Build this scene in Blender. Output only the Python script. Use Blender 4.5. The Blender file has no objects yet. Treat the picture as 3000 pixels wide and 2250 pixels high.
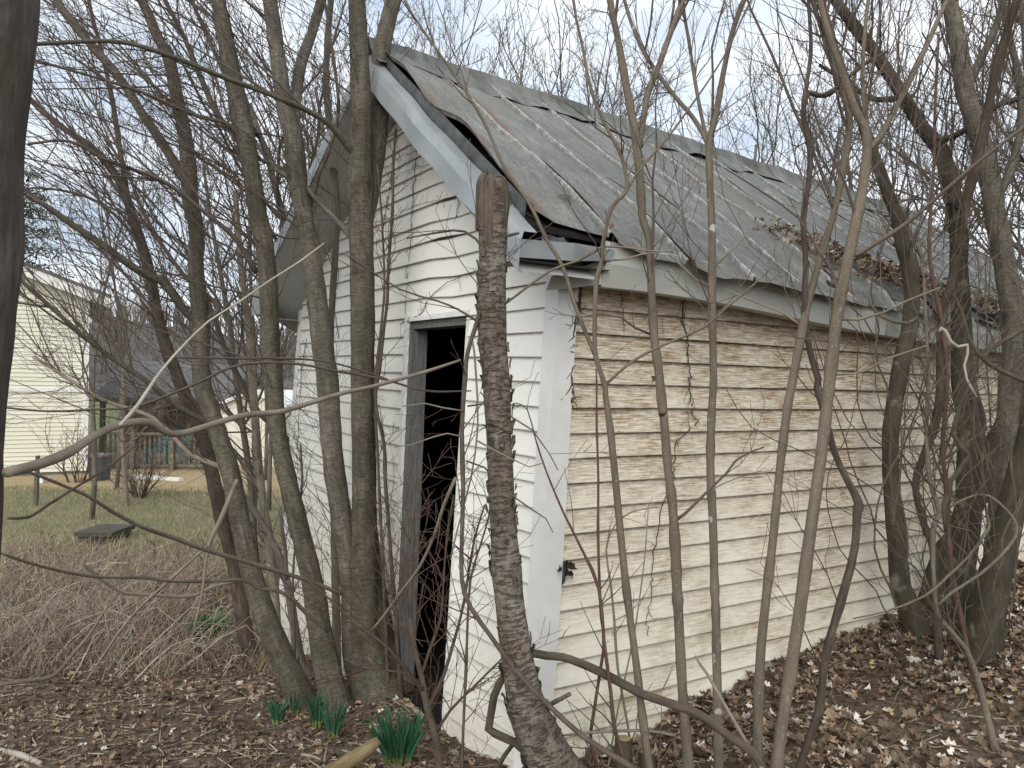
import bpy, math, random
import numpy as np
from mathutils import Matrix, Vector
random.seed(7); RNG = np.random.default_rng(7)
sc = bpy.context.scene
C = sc.collection
# ------------------------------------------------------------------ camera
FPX, PW, PH = 2253.0, 3000.0, 2250.0
roll, pitch = math.radians(0.5), math.atan((1147-1125)/FPX)
fw = np.array([0, math.cos(pitch), math.sin(pitch)]); r0 = np.array([1., 0, 0]); u0 = np.cross(r0, fw)
rt = r0*math.cos(roll)+u0*math.sin(roll); up = u0*math.cos(roll)-r0*math.sin(roll)
CAM = np.array([0, 0, 1.63])
cam = bpy.data.cameras.new('camera'); co = bpy.data.objects.new('camera', cam); C.objects.link(co)
co.matrix_world = Matrix(((rt[0], up[0], -fw[0], CAM[0]), (rt[1], up[1], -fw[1], CAM[1]), (rt[2], up[2], -fw[2], CAM[2]), (0, 0, 0, 1)))
cam.sensor_width = 36; cam.lens = FPX/PW*36; cam.clip_start = .05; cam.clip_end = 2000
sc.camera = co
# ------------------------------------------------------------------ sky, sun, exposure
wd = bpy.data.worlds.new('World'); sc.world = wd; wd.use_nodes = True
nt = wd.node_tree; nt.nodes.clear()
def N(t, ty, **k):
    n = t.nodes.new(ty)
    for a, b in k.items():
        if a == 'inp':
            for i, v in b.items(): n.inputs[i].default_value = v
        else: setattr(n, a, b)
    return n
SUN_EL, SUN_AZ = 36, -166      # overcast: soft sun from behind and left of the camera
sky = N(nt, 'ShaderNodeTexSky', sky_type='NISHITA', sun_disc=False)
sky.sun_elevation = math.radians(SUN_EL); sky.sun_rotation = math.radians(SUN_AZ)
tc = N(nt, 'ShaderNodeTexCoord')
mp = N(nt, 'ShaderNodeMapping', inp={'Scale': (1.5, 1.5, 4.0)})
nz = N(nt, 'ShaderNodeTexNoise', inp={'Scale': 2.2, 'Detail': 5.0, 'Roughness': .5})
cr = N(nt, 'ShaderNodeValToRGB')
cr.color_ramp.elements[0].position = .34; cr.color_ramp.elements[0].color = (3.5, 4.15, 5.0, 1)
cr.color_ramp.elements[1].position = .62; cr.color_ramp.elements[1].color = (6.3, 6.6, 6.95, 1)
mx = N(nt, 'ShaderNodeMix', data_type='RGBA', inp={0: .93})
bg = N(nt, 'ShaderNodeBackground', inp={1: .1}); ow = N(nt, 'ShaderNodeOutputWorld')
L = nt.links.new
L(tc.outputs['Generated'], mp.inputs[0]); L(mp.outputs[0], nz.inputs[0]); L(nz.outputs[0], cr.inputs[0])
L(sky.outputs[0], mx.inputs[6]); L(cr.outputs[0], mx.inputs[7]); L(mx.outputs[2], bg.inputs[0]); L(bg.outputs[0], ow.inputs[0])
sun = bpy.data.lights.new('sun', 'SUN'); sun.energy = 1.5; sun.angle = math.radians(60); sun.color = (1, .95, .87)
so = bpy.data.objects.new('sun', sun); C.objects.link(so)
_d = Vector((math.sin(math.radians(SUN_AZ))*math.cos(math.radians(SUN_EL)), math.cos(math.radians(SUN_AZ))*math.cos(math.radians(SUN_EL)), math.sin(math.radians(SUN_EL))))
so.rotation_euler = _d.to_track_quat('Z', 'Y').to_euler()
sc.view_settings.view_transform = 'Standard'; sc.view_settings.look = 'None'; sc.view_settings.gamma = 1
sc.view_settings.use_curve_mapping = False; sc.view_settings.exposure = 0.93
# ------------------------------------------------------------------ helpers
def ray(x, y): return fw+rt*((x-PW/2)/FPX)-up*((y-PH/2)/FPX)
def at(x, y, Y):
    R = ray(x, y); return CAM+R*(Y/R[1])
# shed frame (t along the gable wall, s along the long wall, h up); the shed leans
SM = np.array([[-.52764176, .84947033, .05106019], [.84896197, .52757503, .02716567], [.02928742, -.00804669, 1.]])
SO = np.array([.09673013, 3.27799277, 0.])
def sw(t, s, h): return SO+SM@np.array([t, s, h])
SMi = np.linalg.inv(SM)
def onshed(x, y, **k):
    R = SMi@ray(x, y); c = SMi@(CAM-SO); (n, v), = k.items(); i = 'tsh'.index(n); return c+R*((v-c[i])/R[i])
_tp = [sw(0, 0, -.05), sw(.8, 0, -.11), sw(1.4, 0, -.1), sw(2.2, 0, -.38), sw(3.25, 0, -.485), sw(3.85, 0, -.59),
       sw(0, .44, 0), sw(0, .95, .13), sw(0, 1.6, .24), sw(0, 2.05, .27), sw(0, 2.7, .34), sw(0, 3.7, .52), sw(0, 5.6, .6)]
_tp += [np.array(p) for p in [(0, 0, 0), (-1, 1, 0), (0, 2.4, 0), (-.6, 3, -.03), (-1.2, 3.9, -.12), (-2, 3, -.15), (-1.84, 5.5, -.3), (-2.5, 6.5, -.4),
       (-3.5, 4, -.3), (-5, 7, -.5), (-4, 10, -.55), (-8, 10, -.6), (-8, 20, -.6), (-15, 20, -.6), (2, 20, -.5), (-3, 14, -.6), (1, 2, .02), (2, 2.5, .1),
       (2, 3, .2), (2.6, 3.5, .4), (3.5, 3.5, .45), (4, 2, .3), (6, 6, .6), (5, 9, .4), (10, 10, .4), (20, 20, 0), (0, -5, 0), (8, -4, .1), (-8, -4, -.2), (0, 12, -.4), (-1.2, 4.4, -.14), (-.8, 4.5, -.1)]]
_tp = np.array(_tp)
def terr(x, y):
    x = np.asarray(x, float); y = np.asarray(y, float)
    d = (x[..., None]-_tp[:, 0])**2+(y[..., None]-_tp[:, 1])**2
    w = 1/(d+.02)**1.6
    z = (w*_tp[:, 2]).sum(-1)/w.sum(-1)
    r = np.hypot(x, y); k = np.clip((r-22)/30, 0, 1)
    return z*(1-k)-.6*k
_nb = [(math.cos(a), math.sin(a), k, p) for a, k, p in zip(RNG.uniform(0, 6.28, 14), RNG.uniform(2, 30, 14), RNG.uniform(0, 6, 14))]
def nbump(x, y): return sum(np.sin((c*x+s_*y)*k+p)/k for c, s_, k, p in _nb)*.045*np.clip(1-(np.hypot(x, y)-9)/10, 0, 1)-.012
def tz(x, y): return float(terr(np.array([x]), np.array([y]))[0]+nbump(x, y))
def ground_at(x, y):
    R = ray(x, y); a = .5
    for _ in range(4000):
        p = CAM+R*a
        if p[2] <= tz(p[0], p[1]): return p
        a += .01+.002*a
    return p
def mesh(name, V, F, mat, parent=None, attr=None, smooth=False, base=None, uvcol=None):
    V = np.asarray(V, float).reshape(-1, 3)
    b = np.array(parent_base(parent)) if parent is not None else (np.array(base) if base is not None else np.zeros(3))
    me = bpy.data.meshes.new(name)
    me.from_pydata((V-b).tolist(), [], F if isinstance(F, list) else F.tolist())
    if attr is not None:
        a = me.attributes.new('sc', 'FLOAT_VECTOR', 'POINT'); a.data.foreach_set('vector', np.asarray(attr, float).ravel())
    if uvcol is not None:
        a = me.attributes.new('tint', 'FLOAT_COLOR', 'FACE'); a.data.foreach_set('color', np.asarray(uvcol, float).ravel())
    if smooth: me.polygons.foreach_set('use_smooth', [True]*len(me.polygons))
    if mat: me.materials.append(mat)
    o = bpy.data.objects.new(name, me); C.objects.link(o)
    if parent is not None: o.parent = parent
    else: o.location = b
    return o
_bases = {}
def parent_base(p):
    while p.parent is not None: p = p.parent
    return _bases.get(p.name, tuple(p.location))
def thing(name, label, cat, loc, group=None):
    o = bpy.data.objects.new(name, None); C.objects.link(o); o.location = tuple(float(v) for v in loc); o.empty_display_size = .2
    _bases[o.name] = tuple(float(v) for v in loc)
    o['label'] = label; o['category'] = cat
    if group: o['group'] = group
    return o
def tag(o, label=None, cat=None, group=None, kind=None):
    for k, v in (('label', label), ('category', cat), ('group', group), ('kind', kind)):
        if v: o[k] = v
    return o
class MB:
    def __init__(s): s.V = []; s.F = []; s.A = []; s.n = 0; s.c = []
    def add(s, V, F, A=None, col=None):
        V = np.asarray(V, float).reshape(-1, 3); s.V.append(V); s.F += [tuple(int(i)+s.n for i in f) for f in F]
        s.A.append(np.asarray(A, float).reshape(-1, 3) if A is not None else V); s.n += len(V)
        if col is not None: s.c += [tuple(col)]*len(F)
    def build(s, name, mat, parent=None, smooth=False, base=None):
        return mesh(name, np.concatenate(s.V), s.F, mat, parent, np.concatenate(s.A), smooth, base, s.c if len(s.c) == len(s.F) and s.c else None)
BOXF = [(0, 3, 2, 1), (4, 5, 6, 7), (0, 1, 5, 4), (1, 2, 6, 5), (2, 3, 7, 6), (3, 0, 4, 7)]
def hexa(mb, P, col=None): mb.add(P, BOXF, None, col)     # eight corners: bottom ring then top ring
def wbox(mb, x0, x1, y0, y1, z0, z1, col=None):
    hexa(mb, [(x0, y0, z0), (x1, y0, z0), (x1, y1, z0), (x0, y1, z0), (x0, y0, z1), (x1, y0, z1), (x1, y1, z1), (x0, y1, z1)], col)
def sbox(mb, t0, t1, s0, s1, h0, h1, A=True):
    P = [(t0, s0, h0), (t1, s0, h0), (t1, s1, h0), (t0, s1, h0), (t0, s0, h1), (t1, s0, h1), (t1, s1, h1), (t0, s1, h1)]
    mb.add([sw(*p) for p in P], BOXF, P)
def grid(mb, P, A=None, flip=False):
    P = np.asarray(P, float); n, m = P.shape[:2]
    F = [(i*m+j, i*m+j+1, (i+1)*m+j+1, (i+1)*m+j) for i in range(n-1) for j in range(m-1)]
    if flip: F = [f[::-1] for f in F]
    mb.add(P.reshape(-1, 3), F, None if A is None else np.asarray(A).reshape(-1, 3))
def cat_rom(P, n_per):
    P = np.asarray(P, float)
    if len(P) < 3:
        k = np.linspace(0, 1, max(2, n_per+1))[:, None]; return P[0]*(1-k)+P[-1]*k
    Q = np.vstack([2*P[0]-P[1], P, 2*P[-1]-P[-2]]); out = []
    for i in range(1, len(Q)-2):
        a, b, c, d = Q[i-1], Q[i], Q[i+1], Q[i+2]
        for k in np.arange(n_per)/n_per:
            out.append(.5*(2*b+(c-a)*k+(2*a-5*b+4*c-d)*k*k+(3*b-a-3*c+d)*k**3))
    out.append(Q[-2]); return np.array(out)
_ph = RNG.uniform(0, 6.28, (6, 4))
def tube(mb, P, Rr, sides=8, rough=0., cap=True, seed=0, knot=0., col=None, flat=None):
    """P: n x 3 centre line, Rr: n radii"""
    P = np.asarray(P, float); Rr = np.asarray(Rr, float); n = len(P)
    T = np.gradient(P, axis=0); T /= np.linalg.norm(T, axis=1)[:, None]+1e-9
    ref = np.array([0, 1., 0]) if abs(T[0][1]) < .9 else np.array([1., 0, 0])
    a = np.cross(T[0], ref); a /= np.linalg.norm(a)
    L_ = np.concatenate([[0], np.cumsum(np.linalg.norm(np.diff(P, axis=0), axis=1))])
    ang = np.arange(sides)/sides*2*math.pi; ca, sa = np.cos(ang), np.sin(ang)
    V = np.empty((n, sides, 3)); A = np.empty((n, sides, 3))
    for i in range(n):
        a = a-T[i]*(a@T[i]); a /= np.linalg.norm(a)+1e-9; b = np.cross(T[i], a)
        rr = np.full(sides, Rr[i])
        if rough:
            v = L_[i]; s1 = seed*1.7
            rr = rr*(1+rough*(np.sin(3*ang+2.1*v+s1)+.7*np.sin(5*ang-6*v+s1*2)+.6*np.sin(v*23+s1+2*ang)+.4*np.sin(11*ang+v*37+s1)))
        V[i] = P[i]+(ca*rr)[:, None]*a+(sa*rr)[:, None]*b
        A[i, :, 0] = ca*Rr[i]; A[i, :, 1] = sa*Rr[i]; A[i, :, 2] = L_[i]+seed*3.7
    F = [(i*sides+j, i*sides+(j+1) % sides, (i+1)*sides+(j+1) % sides, (i+1)*sides+j) for i in range(n-1) for j in range(sides)]
    if cap: F += [tuple(range(sides))[::-1], tuple((n-1)*sides+j for j in range(sides))]
    mb.add(V.reshape(-1, 3), F, A.reshape(-1, 3), col)
# ------------------------------------------------------------------ materials
def mat(name, rough=.85):
    m = bpy.data.materials.new(name); m.use_nodes = True; t = m.node_tree
    b = t.nodes['Principled BSDF']; b.inputs['Roughness'].default_value = rough
    try: b.inputs['Specular IOR Level'].default_value = .3
    except Exception: pass
    return m, t, b
def ramp(t, stops):
    r = t.nodes.new('ShaderNodeValToRGB'); e = r.color_ramp.elements
    while len(e) > 2: e.remove(e[-1])
    for i, (p, c) in enumerate(stops):
        q = e[i] if i < 2 else e.new(p)
        q.position = p; q.color = (*c, 1) if len(c) == 3 else c
    return r
def noise(t, vec, scale, detail=4, rough=.55, mapping=None):
    n = N(t, 'ShaderNodeTexNoise', inp={'Scale': scale, 'Detail': detail, 'Roughness': rough})
    if mapping is not None:
        m = N(t, 'ShaderNodeMapping', inp={'Scale': mapping}); t.links.new(vec, m.inputs[0]); vec = m.outputs[0]
    t.links.new(vec, n.inputs['Vector']); return n.outputs[0]
def mixc(t, f, a, b, mode='MIX'):
    m = N(t, 'ShaderNodeMix', data_type='RGBA', blend_type=mode)
    for s, i in ((f, 0), (a, 6), (b, 7)):
        if isinstance(s, (int, float)): m.inputs[i].default_value = s
        elif isinstance(s, tuple): m.inputs[i].default_value = (*s, 1)
        else: t.links.new(s, m.inputs[i])
    return m.outputs[2]
def mth(t, op, a, b=0., clamp=False):
    m = N(t, 'ShaderNodeMath', operation=op, use_clamp=clamp)
    for s, i in ((a, 0), (b, 1)):
        if isinstance(s, (int, float)): m.inputs[i].default_value = s
        else: t.links.new(s, m.inputs[i])
    return m.outputs[0]
def mrange(t, v, a, b, c=0., d=1.):
    m = N(t, 'ShaderNodeMapRange', inp={1: a, 2: b, 3: c, 4: d}); t.links.new(v, m.inputs[0]); return m.outputs[0]
def attr(t, n='sc'): return N(t, 'ShaderNodeAttribute', attribute_name=n)
def bump(t, b, h, s=.3, d=.01):
    n = N(t, 'ShaderNodeBump', inp={'Strength': s, 'Distance': d}); t.links.new(h, n.inputs['Height']); t.links.new(n.outputs[0], b.inputs['Normal'])
def bark(name, dark, mid, light, ridge=1., tint=None, tamt=.3, bands=0., bs=.6, spots=None, sscale=30):
    m, t, b = mat(name, .9); v = attr(t).outputs['Vector']
    n1 = noise(t, v, 46, 7, .72, (1, 1, .2 if ridge else .6))
    n2 = noise(t, v, 9, 4, .6, (1, 1, .5))
    s = mixc(t, .45, n1, n2)
    r = ramp(t, [(.32, dark), (.5, mid), (.68, light)]); t.links.new(s, r.inputs[0]); c = r.outputs[0]
    c = mixc(t, 1.0, c, mixc(t, noise(t, v, 1.6, 4, .65, (1, 1, 1)), (.55,)*3, (1.4,)*3), 'MULTIPLY')
    h = n1
    if bands:
        n3 = noise(t, v, 6, 4, .7, (3.5, 3.5, 15)); bm = mrange(t, n3, .52, .6)
        c = mixc(t, mth(t, 'MULTIPLY', bm, bands), c, dark); h = mth(t, 'SUBTRACT', n1, mth(t, 'MULTIPLY', bm, .8))
    if tint:
        n4 = noise(t, v, 3.5, 3); c = mixc(t, mth(t, 'MULTIPLY', mrange(t, n4, .42, .65), tamt), c, tint)
    if spots:
        n5 = noise(t, v, sscale, 2); c = mixc(t, mrange(t, n5, .64, .70), c, spots)
    t.links.new(c, b.inputs['Base Color']); bump(t, b, h, bs, .012); return m
def plain(name, c1, c2, scale=20, rough=.85, bs=.1, metal=0., stretch=None):
    m, t, b = mat(name, rough); v = attr(t).outputs['Vector']
    n = noise(t, v, scale, 5, .6, stretch or (1, 1, 1)); r = ramp(t, [(.3, c1), (.7, c2)]); t.links.new(n, r.inputs[0])
    t.links.new(r.outputs[0], b.inputs['Base Color']); b.inputs['Metallic'].default_value = metal
    if bs: bump(t, b, n, bs, .004)
    return m
def tinted(name, rough=.85, trans=False, sc_=60, amt=.35):
    m, t, b = mat(name, rough); a = attr(t, 'tint'); v = attr(t).outputs['Vector']
    n = noise(t, v, sc_, 3); c = mixc(t, 1.0, a.outputs['Color'], mixc(t, n, (1-amt,)*3, (1+amt*.6,)*3), 'MULTIPLY')
    t.links.new(c, b.inputs['Base Color'])
    return m
M = {}
M['bark_grey'] = bark('bark_grey', (.035, .029, .022), (.10, .084, .064), (.20, .175, .14), bands=.28, tint=(.10, .105, .06), tamt=.35)
M['bark_fork'] = bark('bark_fork', (.05, .043, .034), (.14, .12, .095), (.25, .22, .18), bands=.2, tint=(.08, .085, .05), tamt=.3)
M['bark_ridged'] = bark('bark_ridged', (.018, .013, .01), (.075, .055, .042), (.15, .12, .095), bs=1.)
M['bark_near'] = bark('bark_near', (.02, .017, .014), (.08, .067, .055), (.19, .16, .13), tint=(.10, .07, .052), tamt=.5, bs=1.)
M['bark_birch'] = bark('bark_birch', (.035, .028, .022), (.17, .145, .12), (.33, .295, .25), ridge=0, bands=.5, bs=1., tint=(.16, .10, .06), tamt=.4)
M['bark_sapling'] = bark('bark_sapling', (.075, .062, .045), (.135, .112, .082), (.19, .162, .12), bs=.25, spots=(.26, .235, .19), sscale=130)
M['bark_lichen'] = bark('bark_lichen', (.07, .058, .043), (.135, .112, .084), (.20, .175, .135), bs=.3, spots=(.36, .36, .33), sscale=16)
M['bark_dark'] = bark('bark_dark', (.02, .017, .012), (.062, .052, .037), (.115, .098, .07), tint=(.078, .07, .045), tamt=.4, bs=.4, spots=(.17, .155, .12), sscale=7)
M['bark_vine'] = bark('bark_vine', (.03, .022, .017), (.085, .066, .05), (.16, .13, .10), bs=1.)
M['bark_far'] = bark('bark_far', (.06, .052, .043), (.125, .11, .09), (.2, .18, .15))
M['twig'] = plain('twig', (.06, .045, .036), (.125, .098, .078), 14)
M['twig_pale'] = plain('twig_pale', (.14, .115, .085), (.25, .21, .165), 14)
M['twig_red'] = plain('twig_red', (.07, .038, .03), (.13, .08, .06), 14)
M['peeled'] = plain('peeled', (.27, .24, .19), (.42, .385, .32), 14)
M['root_bark'] = bark('root_bark', (.07, .05, .025), (.19, .145, .075), (.30, .24, .14))
M['stick_pale'] = plain('stick_pale', (.26, .2, .14), (.42, .34, .25), 14)
M['wood_grey'] = plain('wood_grey', (.08, .08, .078), (.19, .19, .18), 30, stretch=(3, 3, .3), bs=.4)
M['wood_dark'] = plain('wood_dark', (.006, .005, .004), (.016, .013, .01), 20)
M['wood_splinter'] = plain('wood_splinter', (.035, .029, .025), (.17, .13, .095), 55, stretch=(1, 1, .12), bs=1.)
M['tin_dark'] = plain('tin_dark', (.04, .045, .045), (.12, .125, .125), 12, rough=.6)
M['white_trim'] = plain('white_trim', (.66, .655, .62), (.79, .785, .755), 5, rough=.45, bs=.02)
M['black'] = plain('black', (.008, .008, .009), (.02, .02, .02), 10)
def siding(name, base, dirtc, mode):
    m, t, b = mat(name, .55); a = attr(t); v = a.outputs['Vector']
    sx = N(t, 'ShaderNodeSeparateXYZ'); t.links.new(v, sx.inputs[0]); h = sx.outputs[2]
    grain = noise(t, v, 1, 6, .7, (7, 7, 190)); patch = noise(t, v, 2.3, 5, .62, (1, 1, 1.6)); blot = noise(t, v, 18, 5, .7, (1, 1, 2.6))
    fine = noise(t, v, 1, 4, .7, (26, 26, 250))
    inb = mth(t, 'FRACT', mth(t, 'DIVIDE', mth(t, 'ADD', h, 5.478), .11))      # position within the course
    if mode == 'side':
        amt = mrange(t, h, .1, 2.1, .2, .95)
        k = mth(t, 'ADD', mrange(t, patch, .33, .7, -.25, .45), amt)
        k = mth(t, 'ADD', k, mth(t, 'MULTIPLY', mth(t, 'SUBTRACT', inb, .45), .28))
        st = mrange(t, mth(t, 'ADD', mth(t, 'MULTIPLY', grain, .75), mth(t, 'MULTIPLY', blot, .25)), .44, .56)
        d = mth(t, 'MULTIPLY', mth(t, 'ADD', mth(t, 'MULTIPLY', st, .75), .25), k, True)
        c = mixc(t, d, base, dirtc)
        c = mixc(t, mth(t, 'MULTIPLY', mth(t, 'MULTIPLY', mrange(t, fine, .52, .68), st), mrange(t, k, .3, .8, 0., .9)), c, (.06, .047, .034))
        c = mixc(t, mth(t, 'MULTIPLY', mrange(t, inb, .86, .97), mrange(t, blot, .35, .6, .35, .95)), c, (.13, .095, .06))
        gr = mth(t, 'MULTIPLY', mth(t, 'MULTIPLY', mrange(t, noise(t, v, 3.1, 4), .56, .7), mrange(t, h, .3, 1.0, .5, 0.)), 1.)
        c = mixc(t, gr, c, (.34, .36, .19))
    else:
        low = mrange(t, h, -.15, .95, .9, 0.)
        d = mth(t, 'MULTIPLY', mrange(t, mth(t, 'ADD', mth(t, 'MULTIPLY', patch, .5), mth(t, 'MULTIPLY', blot, .5)), .45, .68), mth(t, 'ADD', mth(t, 'MULTIPLY', low, .55), .10), True)
        c = mixc(t, mth(t, 'MULTIPLY', low, .42), base, (.66, .57, .38))
        c = mixc(t, d, c, dirtc)
        c = mixc(t, mth(t, 'MULTIPLY', mth(t, 'MULTIPLY', mrange(t, fine, .6, .7), mrange(t, patch, .5, .65)), mth(t, 'ADD', mth(t, 'MULTIPLY', low, .4), .05)), c, (.14, .11, .07))
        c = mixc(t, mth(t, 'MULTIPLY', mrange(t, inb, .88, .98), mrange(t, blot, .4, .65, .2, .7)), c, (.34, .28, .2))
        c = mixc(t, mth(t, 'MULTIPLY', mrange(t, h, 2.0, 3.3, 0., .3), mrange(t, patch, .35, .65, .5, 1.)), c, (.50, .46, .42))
    t.links.new(c, b.inputs['Base Color']); bump(t, b, grain, .18, .002); return m
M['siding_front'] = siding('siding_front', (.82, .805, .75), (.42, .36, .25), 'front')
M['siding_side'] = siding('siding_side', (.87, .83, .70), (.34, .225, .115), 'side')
def metal_roof():
    m, t, b = mat('metal_roof', .6); v = attr(t).outputs['Vector']       # vector: (t, across 0..1, s)
    sx = N(t, 'ShaderNodeSeparateXYZ'); t.links.new(v, sx.inputs[0]); ac = sx.outputs[1]
    g = noise(t, v, 1, 6, .7, (7, 0, 26)); p = noise(t, v, 2.2, 5, .65, (1, 0, 1)); f = noise(t, v, 60, 4, .7, (1, 0, 1))
    r = ramp(t, [(.38, (.07, .069, .06)), (.5, (.155, .155, .142)), (.62, (.29, .29, .27))])
    t.links.new(mth(t, 'ADD', mth(t, 'MULTIPLY', g, .4), mth(t, 'ADD', mth(t, 'MULTIPLY', p, .25), mth(t, 'MULTIPLY', f, .35))), r.inputs[0]); c = r.outputs[0]
    c = mixc(t, mth(t, 'MULTIPLY', mrange(t, noise(t, v, 1.3, 3, .5, (1, 0, 1)), .48, .68), .5), c, (.17, .16, .12))
    edge = mth(t, 'ABSOLUTE', mth(t, 'SUBTRACT', ac, .5))                # .5 at the seams
    ew = mth(t, 'ADD', edge, mth(t, 'MULTIPLY', mth(t, 'SUBTRACT', noise(t, v, 25, 4, .7, (1, 0, 1)), .5), .09))
    c = mixc(t, mth(t, 'MULTIPLY', mrange(t, ew, .455, .485), mrange(t, noise(t, v, 30, 3, .6, (1, 0, 1)), .38, .58, .15, .92)), c, (.43, .44, .425))
    rs = mth(t, 'MULTIPLY', mrange(t, mth(t, 'SUBTRACT', ac, mth(t, 'MULTIPLY', noise(t, v, 9, 3, .6, (1, 0, 1)), .25)), .16, .02), mrange(t, noise(t, v, 2.1, 4, .6, (1, 0, 1.4)), .44, .56))
    c = mixc(t, mth(t, 'MULTIPLY', rs, .85), c, (.15, .085, .055))
    t.links.new(c, b.inputs['Base Color']); b.inputs['Metallic'].default_value = .1; bump(t, b, p, .3, .01); return m
M['roof'] = metal_roof()
def fascia_mat():
    m, t, b = mat('fascia_paint', .45); v = attr(t).outputs['Vector']
    p = noise(t, v, 3, 4); s = noise(t, v, 1, 5, .65, (8, 14, 1.2)); f = noise(t, v, 90, 4, .7)
    c = mixc(t, mrange(t, p, .35, .7), (.50, .51, .47), (.40, .40, .36))
    blotch = mth(t, 'MULTIPLY', mrange(t, s, .56, .68), mrange(t, noise(t, v, 1.1, 2), .48, .6))
    c = mixc(t, mth(t, 'MULTIPLY', blotch, mrange(t, f, .35, .55, .35, .9)), c, (.07, .075, .055))
    t.links.new(c, b.inputs['Base Color']); return m
M['fascia'] = fascia_mat()
M['ridge'] = plain('ridge_tin', (.055, .058, .045), (.20, .205, .19), 7, rough=.6, bs=.5)
M['rake'] = plain('rake_tin', (.26, .285, .295), (.41, .435, .44), 2.5, rough=.38, bs=.15, metal=.25)
M['soffit'] = plain('soffit_panel', (.36, .36, .34), (.45, .45, .43), 3, rough=.5, bs=.02)
M['leaf'] = tinted('dead_leaf', .8)
M['grass'] = tinted('dry_stem', .9)
M['daff'] = tinted('daffodil_leaf', .45, amt=.2)
# ------------------------------------------------------------------ ground
def axis(lo, hi, st, far, n=26):
    c = np.arange(lo, hi, st); g = np.geomspace(st, far, n); g2 = np.cumsum(g*far/g.sum())
    return np.concatenate([lo-g2[::-1], c, hi-st+g2])
gx = axis(-6.5, 5, .07, 420); gy = axis(1.2, 9.5, .07, 520)
X, Y = np.meshgrid(gx, gy); Z = terr(X, Y)
Z = Z+nbump(X, Y)
gm, t, b = mat('ground_soil', .95)
geo = N(t, 'ShaderNodeNewGeometry'); v = geo.outputs['Position']
sx = N(t, 'ShaderNodeSeparateXYZ'); t.links.new(v, sx.inputs[0])
n1 = noise(t, v, 38, 6, .7); n2 = noise(t, v, 2.2, 4); n3 = noise(t, v, .45, 4)
r = ramp(t, [(.3, (.05, .036, .026)), (.5, (.115, .085, .06)), (.62, (.17, .13, .095)), (.78, (.28, .225, .165))]); t.links.new(n1, r.inputs[0]); c = r.outputs[0]
c = mixc(t, mth(t, 'MULTIPLY', mrange(t, n2, .5, .68), .55), c, (.115, .085, .05))
fy = mth(t, 'ADD', sx.outputs[1], mth(t, 'MULTIPLY', mth(t, 'SUBTRACT', n3, .5), 6))
dry = ramp(t, [(.3, (.12, .10, .065)), (.7, (.30, .25, .165))]); t.links.new(n1, dry.inputs[0])
grn = ramp(t, [(.3, (.075, .10, .04)), (.7, (.19, .20, .09))]); t.links.new(n1, grn.inputs[0])
strw = ramp(t, [(.3, (.22, .16, .085)), (.7, (.46, .36, .21))]); t.links.new(n1, strw.inputs[0])
c = mixc(t, mrange(t, fy, 6.8, 8.4), c, dry.outputs[0])
c = mixc(t, mth(t, 'MULTIPLY', mrange(t, fy, 10.3, 11.8), mrange(t, n2, .4, .62, .1, .75)), c, grn.outputs[0])
c = mixc(t, mth(t, 'MULTIPLY', mrange(t, noise(t, v, 1.1, 5, .7), .5, .62), mrange(t, fy, 9, 10, 0., .7)), c, (.17, .13, .085))
c = mixc(t, mrange(t, fy, 15.6, 16.4), c, strw.outputs[0])
c = mixc(t, mrange(t, fy, 24, 30), c, grn.outputs[0])
t.links.new(c, b.inputs['Base Color']); bump(t, b, n1, .8, .02)
P = np.stack([X, Y, Z], -1); mb = MB(); grid(mb, P); g = mb.build('ground', gm, smooth=True); tag(g, kind='structure')
# wooded hill far behind
mb = MB(); rows = []
th = np.radians(np.linspace(-62, 62, 90))
for k, (d, hh) in enumerate([(150, -2), (170, 5), (200, 13), (260, 20), (330, 20)]):
    rows.append([(d*math.sin(a), d*math.cos(a), hh*(1+.16*math.sin(a*9+k*.2)+.08*math.sin(a*27)+.06*math.sin(a*70+k))) for a in th])
grid(mb, rows, flip=True); hill = mb.build('hill', plain('hill_cover', (.075, .066, .062), (.15, .135, .13), .12), smooth=True); tag(hill, kind='structure')
mb = MB()
for i in range(2600):
    a = math.radians(random.uniform(-60, 60)); d = random.uniform(160, 262); hz = np.interp(d, [150, 170, 200, 260], [-2, 5, 13, 20])*(1+.16*math.sin(a*9)+.08*math.sin(a*27))
    x, y = d*math.sin(a), d*math.cos(a); H = random.uniform(5, 10)
    for q in range(5):
        dx, dy = random.uniform(-.3, .3)*H, random.uniform(-.3, .3)*H; w = .10 if q else .22
        z0 = hz-1+H*.3*(q > 0); mb.add([(x-w, y, z0), (x+w, y, z0), (x+(dx if q else 0), y+dy*(q > 0), hz+H*random.uniform(.75, 1)), (x, y+w*2, z0)], [(0, 1, 2), (1, 3, 2), (3, 0, 2)])
tag(mb.build('far_wood', plain('far_wood_bark', (.09, .08, .078), (.17, .155, .15), .5)), 'grey bare wood covering the far hillside', 'wood', kind='stuff')
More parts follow.
